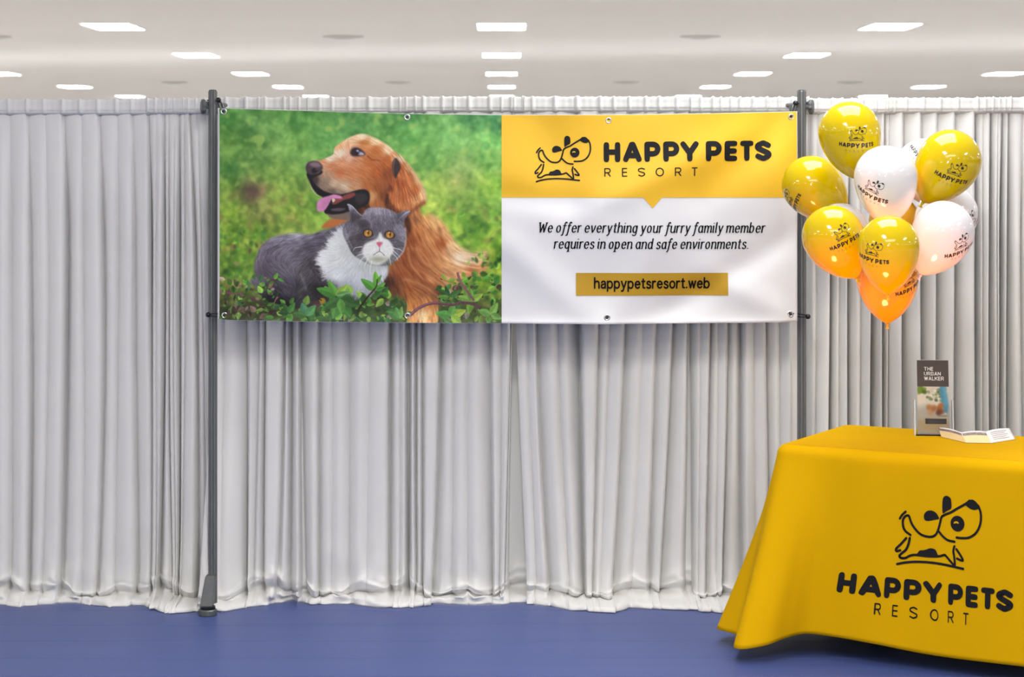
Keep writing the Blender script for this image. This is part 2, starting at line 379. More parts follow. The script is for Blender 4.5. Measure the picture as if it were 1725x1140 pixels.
VL = {61: [(-2.17, 'larger pale round ceiling vent left of the middle column of lights'), (2.72, 'larger pale round ceiling vent right of the middle column of lights'), (-7.0, 'pale round ceiling vent cut off by the left picture edge')],
      138: [(-7.1, 'small distant round ceiling vent farthest to the left'), (-2.25, 'small distant round ceiling vent left of the middle lights'), (2.70, 'small distant round ceiling vent right of the middle lights'), (7.56, 'small distant round ceiling vent farthest to the right')]}
for py, row in VL.items():
    y = F_PX*(CEIL-CAM_H)/(CY-py)*-1 if py > CY else F_PX*(CEIL-CAM_H)/(CY-py)
    for x, lb in row:
        t = thing('ceiling_vent', lb, 'vent', (x, y, CEIL), 'round vents in the hall ceiling')
        for nm, r0, r1, z in (('rim', .285, .22, -.02), ('cone', .20, .12, -.035), ('core', .10, .02, -.03)):
            bm = bmesh.new(); lathe(bm, [(r0, 0.0), (r0, z*.5), (r1, z)], 28, Matrix.Translation((x, y, CEIL))); bm_obj(nm, bm, M_VENT, t)

# ================================================================ drapes
Y_CURT = 8.26
HEMX = [-400, 0, 40, 120, 190, 243, 262, 300, 345, 370, 420, 490, 520, 600, 640, 700, 740, 780, 900, 960, 1030, 1060, 1170, 1205, 1300, 1800, 2300]
HEMY = [1017, 1018, 1022, 1016, 1023, 1020, 1027, 1035, 1030, 1031, 1025, 1012, 1018, 1018, 1024, 1024, 1017, 1019, 1018, 1028, 1033, 1024, 1030, 1034, 1020, 1016, 1016]
Z_TOP = {'L': (170, 166), 'M': (166, 165), 'R': (168, 166)}
def vnoise(x, y, seed):                                 # smooth value noise in the plane
    r = np.random.default_rng(seed).random((64, 64))
    i = np.floor(x).astype(int); j = np.floor(y).astype(int); u = x-i; v = y-j; u = u*u*(3-2*u); v = v*v*(3-2*v)
    g = lambda a, b: r[a % 64, b % 64]
    return (g(i, j)*(1-u)+g(i+1, j)*u)*(1-v)+(g(i, j+1)*(1-u)+g(i+1, j+1)*u)*v
def crumple(x, z, seed):                                # ridged folds, slanting either way
    a = 1-np.abs(2*vnoise(x*9+z*16, z*20-x*2, seed)-1); b = 1-np.abs(2*vnoise(x*15-z*26, z*30+x*3, seed+1)-1)
    return .62*a**3+.38*b**3
def drape(label, creases, ztop, seed, yoff=0.0, amp=1.0, flare=0.0):
    """creases: list of (x at top, x in the middle, x near the floor, valley depth in cm); first and last are the panel's edges"""
    rng = np.random.default_rng(seed)
    cr = np.array([c[:4] for c in creases], float)
    yy = Y_CURT+yoff
    S = yy/F_PX
    nz = 66; npud = 26
    hs = np.concatenate([np.linspace(0, .055, 6), np.linspace(.07, 1, nz-6)])    # 0 top .. 1 floor start
    NS = 16
    tt = (1-np.cos(np.pi*np.arange(NS)/NS))/2
    # columns
    U = []; Xt = []; Xm = []; Xl = []; B = []
    for k in range(len(cr)-1):
        a, b = cr[k], cr[k+1]
        for t in list(tt)+([1.0] if k == len(cr)-2 else []):
            w = abs(b[1]-a[1])*S
            if len(creases[k]) > 4:                     # recessed strip of cloth behind its neighbours
                bb = (abs(a[3])+(abs(b[3])-abs(a[3]))*t)*.01*amp
            else:
                la = .045 if abs(a[3]) < 3.2 else (.066 if a[3] > 0 else .015); lb = .045 if abs(b[3]) < 3.2 else (.066 if b[3] < 0 else .015)
                la = min(la, .85*w); lb = min(lb, .85*w)
                vl = abs(a[3])*max(0, 1-t*w/la)**1.6; vr = abs(b[3])*max(0, 1-(1-t)*w/lb)**1.6
                ridge = (1-abs(2*t-1)**3)*min(.016, .17*w)*min(1, .2+.5*(abs(a[3])+abs(b[3]))/8)
                bb = (vl+vr)*.01*amp*1.0-ridge*amp
            Xt.append(a[0]+(b[0]-a[0])*t); Xm.append(a[1]+(b[1]-a[1])*t); Xl.append(a[2]+(b[2]-a[2])*t)
            B.append(bb); U.append(k+t)
    Xt, Xm, Xl, B, U = map(np.array, (Xt, Xm, Xl, B, U))
    nu = len(U)
    z0 = CAM_H-(ztop-CY)*S
    zf = .050+.085*np.clip(.5+.45*np.sin(Xl*.024+seed)+.28*np.sin(Xl*.061+seed*2.1), 0, 1)
    pts = np.zeros((nu, nz+npud, 3))
    # slow random wander shared by a whole fold
    ph = rng.uniform(0, 6.28, 8)
    xpx_l = Xl
    hemD = F_PX*CAM_H/(np.interp(Xl, HEMX, HEMY)-CY)
    for j, h in enumerate(hs):
        z = z0+(zf-z0)*h
        c0 = (1-h)*(1-2*h) if h < .5 else 0; 
        x = Xt*(2*(h-.5)*(h-1))+Xm*(-4*h*(h-1))+Xl*(2*h*(h-.5))
        x = x+1.1*np.sin(U*1.7+h*5+ph[0])*smoothstep(.1, .5, h)
        a = .35+.65*smoothstep(.04, .30, h)
        low = smoothstep(.84, 1.0, h)
        y = yy+B*a*(1+.12*np.sin(U*.9+h*4+ph[1]))
        y = y-flare*smoothstep(.45, 1, h)*np.exp(-(U/1.3)**2)
        g = np.maximum(0.0, 1-z/.34)
        y = y-(yy-hemD-.035)*g**2.0*.22
        # drag wrinkles where the cloth meets the floor
        xm = (x-CX)*S
        y = y-.036*g**2.0*(crumple(xm, z, seed*3)-.25)
        zz = z
        if h < .06: y = y-.004*np.cos(U*2*np.pi)*(1-h/.06)
        pts[:, j, 0] = (x-CX)*S; pts[:, j, 1] = y; pts[:, j, 2] = zz
    base_y = pts[:, nz-1, 1].copy(); bx = pts[:, nz-1, 0].copy()
    def wave(f1, f2, p): return np.sin(U*f1+p)*.6+np.sin(U*f2+p*1.7)*.4
    tuck = np.clip(.35+.9*wave(1.1, 2.6, ph[5]), 0, 1)   # how far the belly folds back over the hem
    lipw = np.clip(.5+.8*wave(.9, 2.1, ph[6]), .15, 1)
    hem = hemD+B*.25
    lift = .010*wave(1.7, 3.9, ph[4])
    # profile towards the floor: belly, crease, flat lip, hem rolled under
    K = np.array([0, .22, .40, .52, .62, .74, .88, 1.0])
    und = .010+.022*tuck
    out = np.stack([base_y, base_y-.008-.006*tuck, base_y-.006, base_y+und*.6, base_y+und, base_y-.022*lipw-.006, hem+.006, hem-.002])
    zk = np.stack([zf, .74*zf+.4*lift, .56*zf+lift, .46*zf+lift, 0.38*zf+.7*lift, .024+.018*np.abs(wave(2.9, 6.1, ph[2]))*lipw, .016+.010*np.abs(wave(4.1, 9.3, ph[7])), .003+0*U])
    from_k = lambda tab, s: np.array([np.interp(s, K, tab[:, c]) for c in range(nu)])
    for j in range(npud):
        s_ = (j+1)/npud
        yq = from_k(out, s_); zq = from_k(zk, s_)
        cm = crumple(bx, -s_*.22+0*bx, seed*3+9)-.25
        m_ = math.sin(math.pi*min(1, s_*1.05))**.6
        pts[:, nz+j, 0] = bx+.012*wave(2.7, 6.3, ph[3])*s_; pts[:, nz+j, 1] = yq-.028*cm*(1-s_*.6); pts[:, nz+j, 2] = np.maximum(zq+.022*cm*m_*(s_ < .97), .003)
    # round off the corners of that profile
    for _ in range(2):
        m_ = pts[:, nz-3:-2].copy(); pts[:, nz-2:-3] = .25*m_[:, :-2][:, :pts[:, nz-2:-3].shape[1]]+.5*pts[:, nz-2:-3]+.25*pts[:, nz-1:-2]
    t = thing('drape_panel', label, 'drape', (float(bx.mean()), float(yy), 0), 'grey satin drapes of the backdrop')
    o = grid_obj('cloth', pts, M_CURT, t)
    md = o.modifiers.new('thickness', 'SOLIDIFY'); md.thickness = .0022; md.offset = 1
    # gathered heading: rod pocket with a stand-up ruffle
    npx = int(abs(Xt[-1]-Xt[0])/1.2); xs = np.linspace(Xt[0], Xt[-1], max(npx, 12))
    prow = []
    pleat = np.interp(xs, cr[:, 0], np.arange(len(cr)))
    saw = np.exp(-((pleat-np.round(pleat))/.09)**2)
    fine = np.sin(xs*.55+seed)*.5+np.sin(xs*.23+seed*2)*.5
    rows = [(-1.2, .000), (-.6, .003), (.5, .004), (5, .002), (10, .002), (14, .003), (17, .002), (18.2, -.001), (19, .001), (21, -.006), (24, -.016)]
    hp = np.zeros((len(xs), len(rows), 3))
    for r, (dy, fw) in enumerate(rows):
        ztp = z0-dy*S+(.0042*saw+.0015*fine)*(1 if dy < 3 else 0)
        hp[:, r, 0] = (xs-CX)*S; hp[:, r, 2] = ztp
        hp[:, r, 1] = yy-.010-fw-(.011*saw-.002+.0014*fine)*(1 if dy < 20 else .5)
    hd = grid_obj('heading', hp, M_CURT, t)
    md = hd.modifiers.new('thickness', 'SOLIDIFY'); md.thickness = .0022; md.offset = -1
    return t
def regular(x0, x1, step, seed, d=(2, 5)):
    r = random.Random(seed); out = []; x = x0
    while x < x1: out.append((x, x+r.uniform(-3, 3), x+r.uniform(-9, 9), r.uniform(*d))); x += step*r.uniform(.85, 1.2)
    return out
drape('grey satin drape with broad even folds at the far left edge', regular(-330, -20, 31, 3)+[(-14, -12, -14, 3), (16, 18, 16, 3), (47, 49, 47, 4.5), (75, 80, 72, 1.5), (107, 110, 100, 6), (136, 140, 136, 2), (166, 172, 163, 5), (197, 197, 193, 3), (223, 227, 229, 4), (251, 256, 255, 6, 0), (266, 268, 268, 7)], 169.5, 1, 0.0)
drape('narrow tightly gathered grey drape just left of the left pole', [(249, 254, 249, 6), (263, 262, 261, 2), (276, 274, 267, 6), (285, 283, 290, 3.5), (294, 292, 295, 2), (302, 300, 300, 6), (310, 309, 306, 3), (318, 331, 333, 5), (331, 343, 345, 2), (346, 351, 351, 5, 0), (364, 366, 362, 6)], 168, 2, -.012)
drape('grey satin drape just right of the left pole, below the dog picture', [(361, 359, 344, 3), (381, 378, 372, 2), (415, 414, 415, -5), (437, 434, 428, 2.5), (447, 446, 443, -4), (480, 479, 466, 4), (489, 488, 487, 7), (504, 505, 509, 7, 0), (520, 520, 526, 7)], 166, 3, -.01, 1.0, .14)
drape('grey satin drape with two broad smooth folds below the cat picture', [(500, 501, 511, 8), (539, 538, 536, 4), (560, 560, 556, 1.5), (588, 587, 588, -3), (622, 622, 618, 1), (659, 658, 654, 7), (674, 674, 672, 2), (684, 685, 688, 7, 0), (698, 698, 700, 7)], 166, 4, .0)
drape('grey satin drape with tight pleats on its left below the banner centre', [(684, 685, 688, 7), (700, 700, 702, 5), (713, 713, 711, -5), (746, 742, 727, 6.5), (765, 764, 762, 3), (790, 789, 788, 2), (826, 826, 829, -5), (845, 844, 841, 2), (862, 860, 852, 4), (866, 864, 857, 14, 0), (884, 890, 900, 14)], 165, 5, -.004)
drape('wide grey satin drape whose folds meet in a knot on the floor', [(866, 871, 886, 2), (880, 888, 905, 2), (897, 905, 926, 5), (935, 942, 958, 2), (972, 976, 985, -8), (1012, 1008, 999, 3.5), (1034, 1028, 1012, 2), (1060, 1055, 1032, 6), (1088, 1082, 1066, 1.5), (1110, 1106, 1096, 4), (1140, 1136, 1114, 5), (1164, 1162, 1156, 7, 0), (1182, 1182, 1180, 7)], 165, 6, .004)
drape('grey satin drape left of the right pole beside the tablecloth', [(1163, 1164, 1166, 6), (1180, 1180, 1178, 1.5), (1201, 1199, 1190, 5), (1214, 1212, 1206, 2), (1231, 1228, 1218, 6), (1246, 1249, 1254, -7), (1268, 1272, 1276, 2), (1292, 1294, 1298, 5), (1312, 1314, 1318, 3), (1334, 1336, 1338, 5, 0), (1362, 1362, 1362, 6)], 166, 7, -.004)
drape('grey satin drape behind the balloons, right of the right pole', [(1346, 1346, 1346, 6, 0), (1366, 1362, 1360, 3), (1378, 1376, 1372, 2), (1402, 1402, 1400, 6), (1418, 1417, 1416, 2), (1434, 1432, 1430, 5), (1452, 1452, 1452, 2), (1474, 1472, 1470, 7), (1494, 1492, 1490, 7, 0), (1508, 1508, 1508, 7)], 168, 8, .016, 1.8)
drape('grey satin drape behind the brochure with dark even folds', [(1490, 1490, 1490, 7), (1500, 1500, 1500, 3), (1525, 1525, 1524, 6), (1555, 1555, 1554, 5), (1582, 1580, 1578, 4), (1612, 1612, 1612, 4), (1646, 1647, 1648, 7, 0), (1660, 1661, 1662, 7)], 167, 9, .016, 1.8)
drape('grey satin drape at the far right edge with tight dark pleats', [(1643, 1646, 1646, 7), (1658, 1659, 1660, 2), (1672, 1672, 1672, 7), (1683, 1682, 1682, 2), (1692, 1689, 1689, 7), (1701, 1702, 1703, 6), (1725, 1726, 1727, 3), (1752, 1752, 1752, 5)]+regular(1780, 2080, 30, 5), 166, 10, .016, 1.8)

# ================================================================ poles, crossbars
Y_POLE = 8.13
def pole_stand(xc, label, side):
    x = (xc-CX)*Y_POLE/F_PX; r = .0176
    t = thing('backdrop_pole', label, 'pole', (x, Y_POLE, 0), 'upright poles of the backdrop frame')
    ztop = CAM_H-(153-CY)*Y_POLE/F_PX
    T = Matrix.Translation((x, Y_POLE, 0))
    bm = bmesh.new()
    fl = lambda q: 1-.20*math.exp(-((((q*8+.236) % 1)-.5)/.11)**2)
    lathe(bm, [(r*.5, .03), (r, .03), (r, ztop-.003), (r*.9, ztop)], 128, T, fl); bm_obj('pole', bm, M_POLE, t)
    bm = bmesh.new(); lathe(bm, [(r*.86, ztop-.001), (r*.86, ztop+.002), (r*.7, ztop+.004)], 32, T); bm_obj('end_cap', bm, M_CAST, t)
    sh = .004
    T2 = Matrix.Translation((x+sh-.012, Y_POLE-.085, 0))
    bm = bmesh.new(); lathe(bm, [(.034, .0), (.036, .003), (.036, .020), (.033, .024), (.020, .026)], 32, T2); bm_obj('foot', bm, M_FOOT, t)
    bm = bmesh.new(); lathe(bm, [(.030, .024), (.030, .034), (.026, .036)], 32, T2); bm_obj('foot_pad', bm, M_BLACK, t)
    bm = bmesh.new()
    vs = [bm.verts.new((x+sh+dx, Y_POLE+dy, z)) for dx, dy, z in ((-.042, -.10, .03), (.006, -.10, .03), (.012, -.035, .142), (-.028, -.035, .142), (-.042, .012, .03), (.006, .012, .03), (.012, -.004, .142), (-.028, -.004, .142))]
    for f in ((0, 1, 2, 3), (5, 4, 7, 6), (4, 0, 3, 7), (1, 5, 6, 2), (3, 2, 6, 7), (4, 5, 1, 0)): bm.faces.new([vs[i] for i in f])
    bmesh.ops.bevel(bm, geom=list(bm.edges), offset=.003, segments=2, affect='EDGES'); bm_obj('shoe', bm, M_CAST, t)
    bm = bmesh.new(); box(bm, x-.05, x+.05, Y_POLE+.0, Y_POLE+.26, 0, .004, .001); bm_obj('base_plate', bm, M_CAST, t)
    # clamp wheel on the outer side of the upright
    zc = CAM_H-(180-CY)*Y_POLE/F_PX
    R = Matrix.Translation((x+side*.016, Y_POLE, zc)) @ Matrix.Rotation(math.radians(90*side), 4, 'Y') @ Matrix.Rotation(math.radians(18), 4, 'X')
    bm = bmesh.new(); lathe(bm, [(.008, .0), (.008, .014), (.0255, .013), (.028, .018), (.028, .026), (.024, .030), (.012, .031)], 36, R, lambda q: 1+.05*math.cos(q*2*math.pi*9)); bm_obj('clamp_wheel', bm, M_CAST, t)
    bm = bmesh.new()
    a = x-side*(r+.030); b = x-side*(r-.006)
    box(bm, min(a, b), max(a, b), Y_POLE-.012, Y_POLE+.012, zc-.024, zc+.010, .002); bm_obj('bracket', bm, M_CAST, t)
    return x
XPL = pole_stand(358.5, 'grey upright pole left of the banner, its foot showing', -1)
XPR = pole_stand(1350.5, 'grey upright pole right of the banner, beside the balloons', 1)
for a, b, lb in ((-2.95, XPL-.005, 'crossbar carrying the drapes left of the left pole'), (XPL+.005, XPR-.005, 'crossbar above the banner between the two poles'), (XPR+.005, 3.0, 'crossbar carrying the drapes behind the balloons')):
    zc = CAM_H-(177-CY)*8.2/F_PX
    t = thing('crossbar', lb, 'rail', (a, 8.2, zc), 'crossbars of the backdrop frame')
    bm = bmesh.new(); tube(bm, [(a, 8.135, zc), (a+.03, 8.23, zc), (a+.06, 8.33, zc), (b-.06, 8.33, zc), (b-.03, 8.23, zc), (b, 8.135, zc)], .009, 12); bm_obj('tube', bm, M_POLE, t, True)
    for s in (a+.012, b-.012):
        bm = bmesh.new(); box(bm, s-.012, s+.012, 8.128, 8.165, zc-.012, zc+.012, .002); bm_obj('end_hook', bm, M_CAST, t)

# ================================================================ banner
DB = 8.05
def btop(x): return np.interp(x, [367, 500, 600, 690, 845, 1000, 1100, 1200, 1343], [182, 186, 189, 191.5, 193.5, 193.5, 192.5, 191, 187.5])
def bbot(x): return np.interp(x, [367, 500, 640, 845, 1020, 1150, 1250, 1343], [537.5, 541, 543, 544.5, 545, 544, 543, 541])
RIDGES = [(1010, 345, 1240, 235, 26, .0045), (1130, 520, 1330, 400, 24, -.0055), (860, 420, 1000, 540, 30, .005), (1330, 195, 1180, 330, 34, -.006), (1340, 540, 1210, 470, 26, .005), (900, 200, 960, 330, 40, -.004),
          (370, 186, 520, 300, 36, .005), (375, 535, 520, 450, 30, .004), (600, 540, 740, 470, 40, -.003), (1030, 540, 1100, 420, 30, .004), (860, 330, 1010, 350, 22, -.003)]
def bwave(x, y):                                        # relief of the hanging vinyl, metres towards the camera
    x = np.asarray(x, float); y = np.asarray(y, float)
    d = .006*np.sin((x-367)/976*math.pi*2.6+.8)*np.clip((y-190)/300, 0, 1)+.003*np.sin(x*.021+y*.011)+.002*np.sin(x*.013-y*.034+1.0)
    for x0, y0, x1, y1, w, a in RIDGES:
        L = math.hypot(x1-x0, y1-y0); ux, uy = (x1-x0)/L, (y1-y0)/L
        s = ((x-x0)*ux+(y-y0)*uy)/L; n = (x-x0)*-uy+(y-y0)*ux
        d = d+3.2*a*np.exp(-(n/w)**2)*np.exp(-(np.maximum(0, np.maximum(-s, s-1))*L/40)**2)*(1-.35*np.clip(s, 0, 1))
    y0 = 352-.30*np.clip(x-1090, 0, 300)-.10*np.clip(900-x, 0, 300)
    d = d+.036*np.exp(-((y-y0)/105)**2)*np.clip((x-600)/300, .25, 1)+.010*np.exp(-(bbot(x)-y)/9)
    e = np.minimum(np.minimum(x-367, 1343-x)/30, 1)
    d = d+.004*np.sin(x*.035+.4)*np.exp(-(bbot(x)-y)/26)+.003*np.sin(x*.028)*np.exp(-(y-btop(x))/20)
    return d*np.clip(.25+.75*e, 0, 1)
def bpt(x, y, off=0.0):                                 # banner surface point(s) from photo pixels
    x = np.asarray(x, float); y = np.asarray(y, float)
    w = bwave(x, y)
    return np.stack([(x-CX)*DB/F_PX, DB-w-off, CAM_H-(y-CY)*DB/F_PX], -1)
ban = thing('banner', 'wide vinyl banner with dog and cat picture and yellow heading', 'banner', tuple(bpt(855, 545)))
def bgrid(name, xs, y0f, y1f, ny, off, m):
    xs = np.asarray(xs, float); v = np.linspace(0, 1, ny)
    X = np.repeat(xs[:, None], ny, 1); Y = y0f(xs)[:, None]*(1-v)+y1f(xs)[:, None]*v
    return grid_obj(name, bpt(X, Y, off), m, ban), X, Y
sh, _, _ = bgrid('sheet', np.arange(367, 1343.1, 4), btop, bbot, 90, 0, M_VINYL)
md = sh.modifiers.new('thickness', 'SOLIDIFY'); md.thickness = .0012; md.offset = 1
# ---------------------------------------------------------------- the printed photograph, painted in numpy
# canvas units: thirds of a photograph pixel from (360,170); one canvas cell = 2 units
def paint_pets():
    rg = np.random.default_rng(7)
    X0, Y0, ST = 14.0, 30.0, 2.0
    W, H = 724, 548
    gx, gy = np.meshgrid((X0 + ST*np.arange(W)).astype(np.float32), (Y0 + ST*np.arange(H)).astype(np.float32))
    def rgb(*c): return np.array(c, float)/255.0
    def boxblur(a, r):
        r = int(r)
        if r < 1: return a
        for ax in (0, 1):
            pad = [(0, 0)]*a.ndim; pad[ax] = (r+1, r)
            c = np.cumsum(np.pad(a, pad, mode='edge'), axis=ax)
            n = a.shape[ax]
            a = (np.take(c, np.arange(2*r+1, n+2*r+1), ax) - np.take(c, np.arange(0, n), ax))/(2*r+1)
        return a
    def blur(a, r):
        return boxblur(boxblur(a, r), r)
    def noise(cell, seed):                                  # smooth value noise, about 0..1
        a = np.random.default_rng(seed).random((H, W)).astype(np.float32)
        r = max(1, int(cell/ST*.30))
        a = boxblur(boxblur(boxblur(a, r), r), max(1, r//2))
        return np.clip(.5+(a-a.mean())/a.std()*.21, 0, 1)
    def spline(pts, closed=True, n=7):
        p = np.array(pts, float); q = []
        N = len(p); rng_ = range(N) if closed else range(N-1)
        for k in rng_:
            if closed: a, b, c, d = p[k-1], p[k], p[(k+1) % N], p[(k+2) % N]
            else: a, b, c, d = p[max(k-1, 0)], p[k], p[k+1], p[min(k+2, N-1)]
            for t in np.arange(n)/n:
                q.append(.5*(2*b+(c-a)*t+(2*a-5*b+4*c-d)*t*t+(3*b-a-3*c+d)*t**3))
        if not closed: q.append(p[-1])
        return np.array(q)
    def mask(pts, soft=1, smooth=True, full=False):
        q = spline(pts) if smooth else np.array(pts, float)
        pad = soft*4*ST+6
        x0, y0 = q.min(0)-pad; x1, y1 = q.max(0)+pad
        i0, i1 = max(0, int((x0-X0)/ST)), min(W, int((x1-X0)/ST)+1)
        j0, j1 = max(0, int((y0-Y0)/ST)), min(H, int((y1-Y0)/ST)+1)
        if i1 <= i0 or j1 <= j0: return (slice(0, 1), slice(0, 1)), np.zeros((1, 1))
        win = (slice(j0, j1), slice(i0, i1))
        sx, sy = gx[j0:j1, i0:i1], gy[j0:j1, i0:i1]
        acc = np.zeros(sx.shape)
        for ox, oy in ((-.5, -.5), (.5, -.3), (-.3, .5), (.5, .5)):
            ins = np.zeros(sx.shape, bool); X = sx+ox; Y = sy+oy
            for k in range(len(q)):
                (ax, ay), (bx, by) = q[k-1], q[k]
                if ay == by: continue
                hit = ((ay > Y) != (by > Y)) & (X < (bx-ax)*(Y-ay)/(by-ay)+ax)
                ins ^= hit
            acc += ins*.25
        if soft >= 1: acc = blur(acc, soft)
        if not full: return win, acc
        m = np.zeros((H, W)); m[win] = acc
        return m
    def field(pts, p=1.7, e=12.0):                          # colours between given points
        num = 0; den = 0
        for x, y, c in pts:
            w = 1.0/((gx-x)**2+(gy-y)**2+e*e)**p
            num = num+w[..., None]*np.asarray(c, float)/255.0; den = den+w
        return num/den[..., None]
    def flow(pts):
        u = 0; v = 0
        for x, y, ang in pts:
            w = 1.0/((gx-x)**2+(gy-y)**2+400.)**1.6
            u = u+w*math.cos(math.radians(ang)); v = v+w*math.sin(math.radians(ang))
        n = np.sqrt(u*u+v*v)+1e-12
        return u/n, v/n
    def hair(fl, L, seed, grain=1):                         # noise smeared along the flow
        u, v = fl
        nz = np.random.default_rng(seed).standard_normal((H, W))
        if grain > 1: nz = boxblur(nz, grain-1)
        nz /= nz.std()
        out = np.zeros((H, W))
        for s in (1, -1):
            px = np.tile(np.arange(W, dtype=float), (H, 1)); py = np.tile(np.arange(H, dtype=float)[:, None], (1, W))
            for k in range(L):
                ix = np.clip(px.round().astype(int), 0, W-1); iy = np.clip(py.round().astype(int), 0, H-1)
                out += nz[iy, ix]*(1-k/L)
                px += s*u[iy, ix]; py += s*v[iy, ix]
        return out/out.std()
    def over(col, m, a=1.0):
        nonlocal C
        win = (slice(None), slice(None))
        if isinstance(m, tuple): win, m = m
        if getattr(col, 'ndim', 1) == 3: col = col[win]
        m = (m*a)[..., None]
        C[win] = C[win]*(1-m)+col*m
    def ruffle(m, fl, k, seed):                             # ragged furry rim: sample the mask with a hair offset
        h = hair(fl, int(k), seed)
        u, v = fl
        d = np.clip(h*k*.55, -k, k)
        ix = np.clip((np.arange(W)[None, :]+u*d).round().astype(int), 0, W-1)
        iy = np.clip((np.arange(H)[:, None]+v*d).round().astype(int), 0, H-1)
        return boxblur(m[iy, ix], 1)
    def gauss(cx, cy, rx, ry, ang=0):
        c, s = math.cos(math.radians(ang)), math.sin(math.radians(ang))
        a = ((gx-cx)*c+(gy-cy)*s)/rx; b = (-(gx-cx)*s+(gy-cy)*c)/ry
        return np.exp(-(a*a+b*b))
    def line(pts, w, col, a=1.0, soft=1, taper=True):
        q = spline(pts, False, 8)
        t = np.gradient(q, axis=0); t /= np.linalg.norm(t, axis=1)[:, None]+1e-9
        n = np.stack([-t[:, 1], t[:, 0]], 1)
        s = np.linspace(0, 1, len(q))
        ww = w*(1-s*.75 if taper else np.ones(len(q)))
        over(col, mask(np.vstack([q+n*ww[:, None], (q-n*ww[:, None])[::-1]]), soft, False), a)

    # ---- blurred lawn
    C = field([(40, 60, (84, 148, 70)), (200, 120, (96, 150, 76)), (420, 80, (86, 148, 72)), (700, 90, (94, 156, 84)), (1000, 80, (74, 136, 72)),
               (1300, 70, (86, 150, 88)), (1440, 120, (70, 140, 84)), (60, 260, (110, 158, 74)), (260, 280, (116, 162, 84)), (430, 230, (116, 170, 80)),
               (560, 180, (108, 172, 88)), (1000, 180, (116, 184, 92)), (1200, 190, (140, 204, 112)), (1400, 200, (128, 200, 104)),
               (80, 350, (78, 134, 66)), (300, 370, (124, 168, 80)), (1100, 300, (120, 180, 92)), (1250, 330, (146, 184, 102)), (1420, 300, (120, 176, 84)),
               (60, 450, (118, 158, 70)), (190, 470, (104, 98, 74)), (330, 470, (128, 172, 74)), (1130, 420, (150, 188, 88)), (1240, 400, (150, 172, 96)), (1400, 420, (142, 194, 78)),
               (80, 560, (134, 176, 70)), (240, 570, (126, 138, 80)), (420, 570, (142, 180, 78)), (560, 540, (130, 184, 80)), (1110, 520, (162, 200, 92)), (1260, 510, (106, 152, 74)), (1400, 540, (128, 178, 80)),
               (60, 680, (116, 156, 66)), (200, 650, (128, 170, 72)), (420, 640, (134, 164, 84)), (1200, 620, (146, 194, 78)), (1300, 640, (104, 158, 70)), (1420, 680, (130, 182, 72)),
               (50, 800, (86, 128, 52)), (140, 850, (84, 130, 52)), (60, 960, (92, 116, 56)), (1440, 820, (120, 160, 56)), (1400, 900, (108, 150, 54)), (200, 1060, (78, 92, 50)), (700, 1050, (62, 112, 50)), (1300, 1000, (104, 142, 56))], 1.5, 30)
    for cell, amp, sd in ((110, .16, 1), (62, .22, 2), (34, .20, 3), (20, .12, 4)):
        n = noise(cell, sd)-.5
        C = C*(1+amp*n[..., None]*np.array([1.5, 1.0, 1.3]))
    warm = np.clip(noise(70, 9)-.62, 0, 1)*1.6*np.clip((gy-330)/260, 0, 1)
    over(rgb(150, 120, 90), np.clip(warm, 0, .6))
    dark = np.clip(noise(48, 19)-.60, 0, 1)*1.7*np.clip((gy-250)/500, 0.12, 1)
    over(rgb(46, 74, 44), np.clip(dark, 0, .6))
    lite = np.clip(noise(42, 29)-.60, 0, 1)*1.3
    over(rgb(186, 214, 108), np.clip(lite, 0, .5))
    C = np.clip(C*(1+np.clip((gy-300)/400, 0, 1)[..., None]*np.array([.14, .08, -.05])), 0, 1)
    over(rgb(92, 66, 66), gauss(205, 455, 60, 40)*.6)
    over(rgb(196, 150, 110), gauss(250, 450, 16, 30)*.45)

    def leaf(x, y, L, ang, wid, col, a=1.0, soft=0):
        c, s = math.cos(ang), math.sin(ang)
        P = [(0, 0), (.3, wid), (.62, wid*.85), (1, 0), (.62, -wid*.85), (.3, -wid)]
        q = [(x+L*(u*c-v*s), y+L*(u*s+v*c)) for u, v in P]
        m = mask(q, soft, L > 26)
        over(col, m, a)
        if L > 34:                                          # paler half and midrib
            q2 = [(x+L*(u*c-v*s), y+L*(u*s+v*c)) for u, v in [(0, 0), (.3, wid*.9), (.62, wid*.75), (1, 0), (.5, .02)]]
            over(np.clip(col*1.22+.02, 0, 1), mask(q2, 0), .6*a)
    greens = [(74, 142, 52), (104, 172, 60), (60, 116, 56), (140, 190, 70), (52, 96, 44), (166, 200, 74), (90, 150, 84), (120, 160, 50)]
    browns = [(120, 92, 78), (150, 120, 104), (96, 60, 66), (170, 150, 140), (70, 52, 44)]
    def litter(n, x0, x1, y0, y1, l0, l1, soft, pb=.2, al=.8):
        for k in range(n):
            x, y = rg.uniform(x0, x1), rg.uniform(y0, y1)
            c = rgb(*(browns if rg.random() < pb else greens)[rg.integers(0, 5 if rg.random() < .2 else len(browns) if False else 5)])
            c = np.clip(c*rg.uniform(.75, 1.2), 0, 1)
            leaf(x, y, rg.uniform(l0, l1), rg.uniform(0, 6.28), rg.uniform(.18, .36), c, al, soft)
    litter(90, 20, 260, 640, 900, 16, 38, 2, .12, .6)
    litter(60, 1180, 1455, 560, 840, 18, 42, 4, .05, .5)

    # ---- the dog: body and tail
    ORG = (198, 122, 74)
    body = [(1000, 520), (1050, 575), (1110, 578), (1160, 610), (1190, 655), (1225, 710), (1262, 748), (1320, 768), (1392, 752), (1376, 800), (1386, 842), (1340, 884), (1270, 892),
            (1238, 920), (1196, 958), (1150, 1000), (1140, 1060), (1130, 1120), (985, 1120), (972, 1030), (930, 990), (850, 1000), (760, 1010), (840, 900), (900, 800), (950, 700), (960, 560)]
    m = mask(body, 4, full=True)
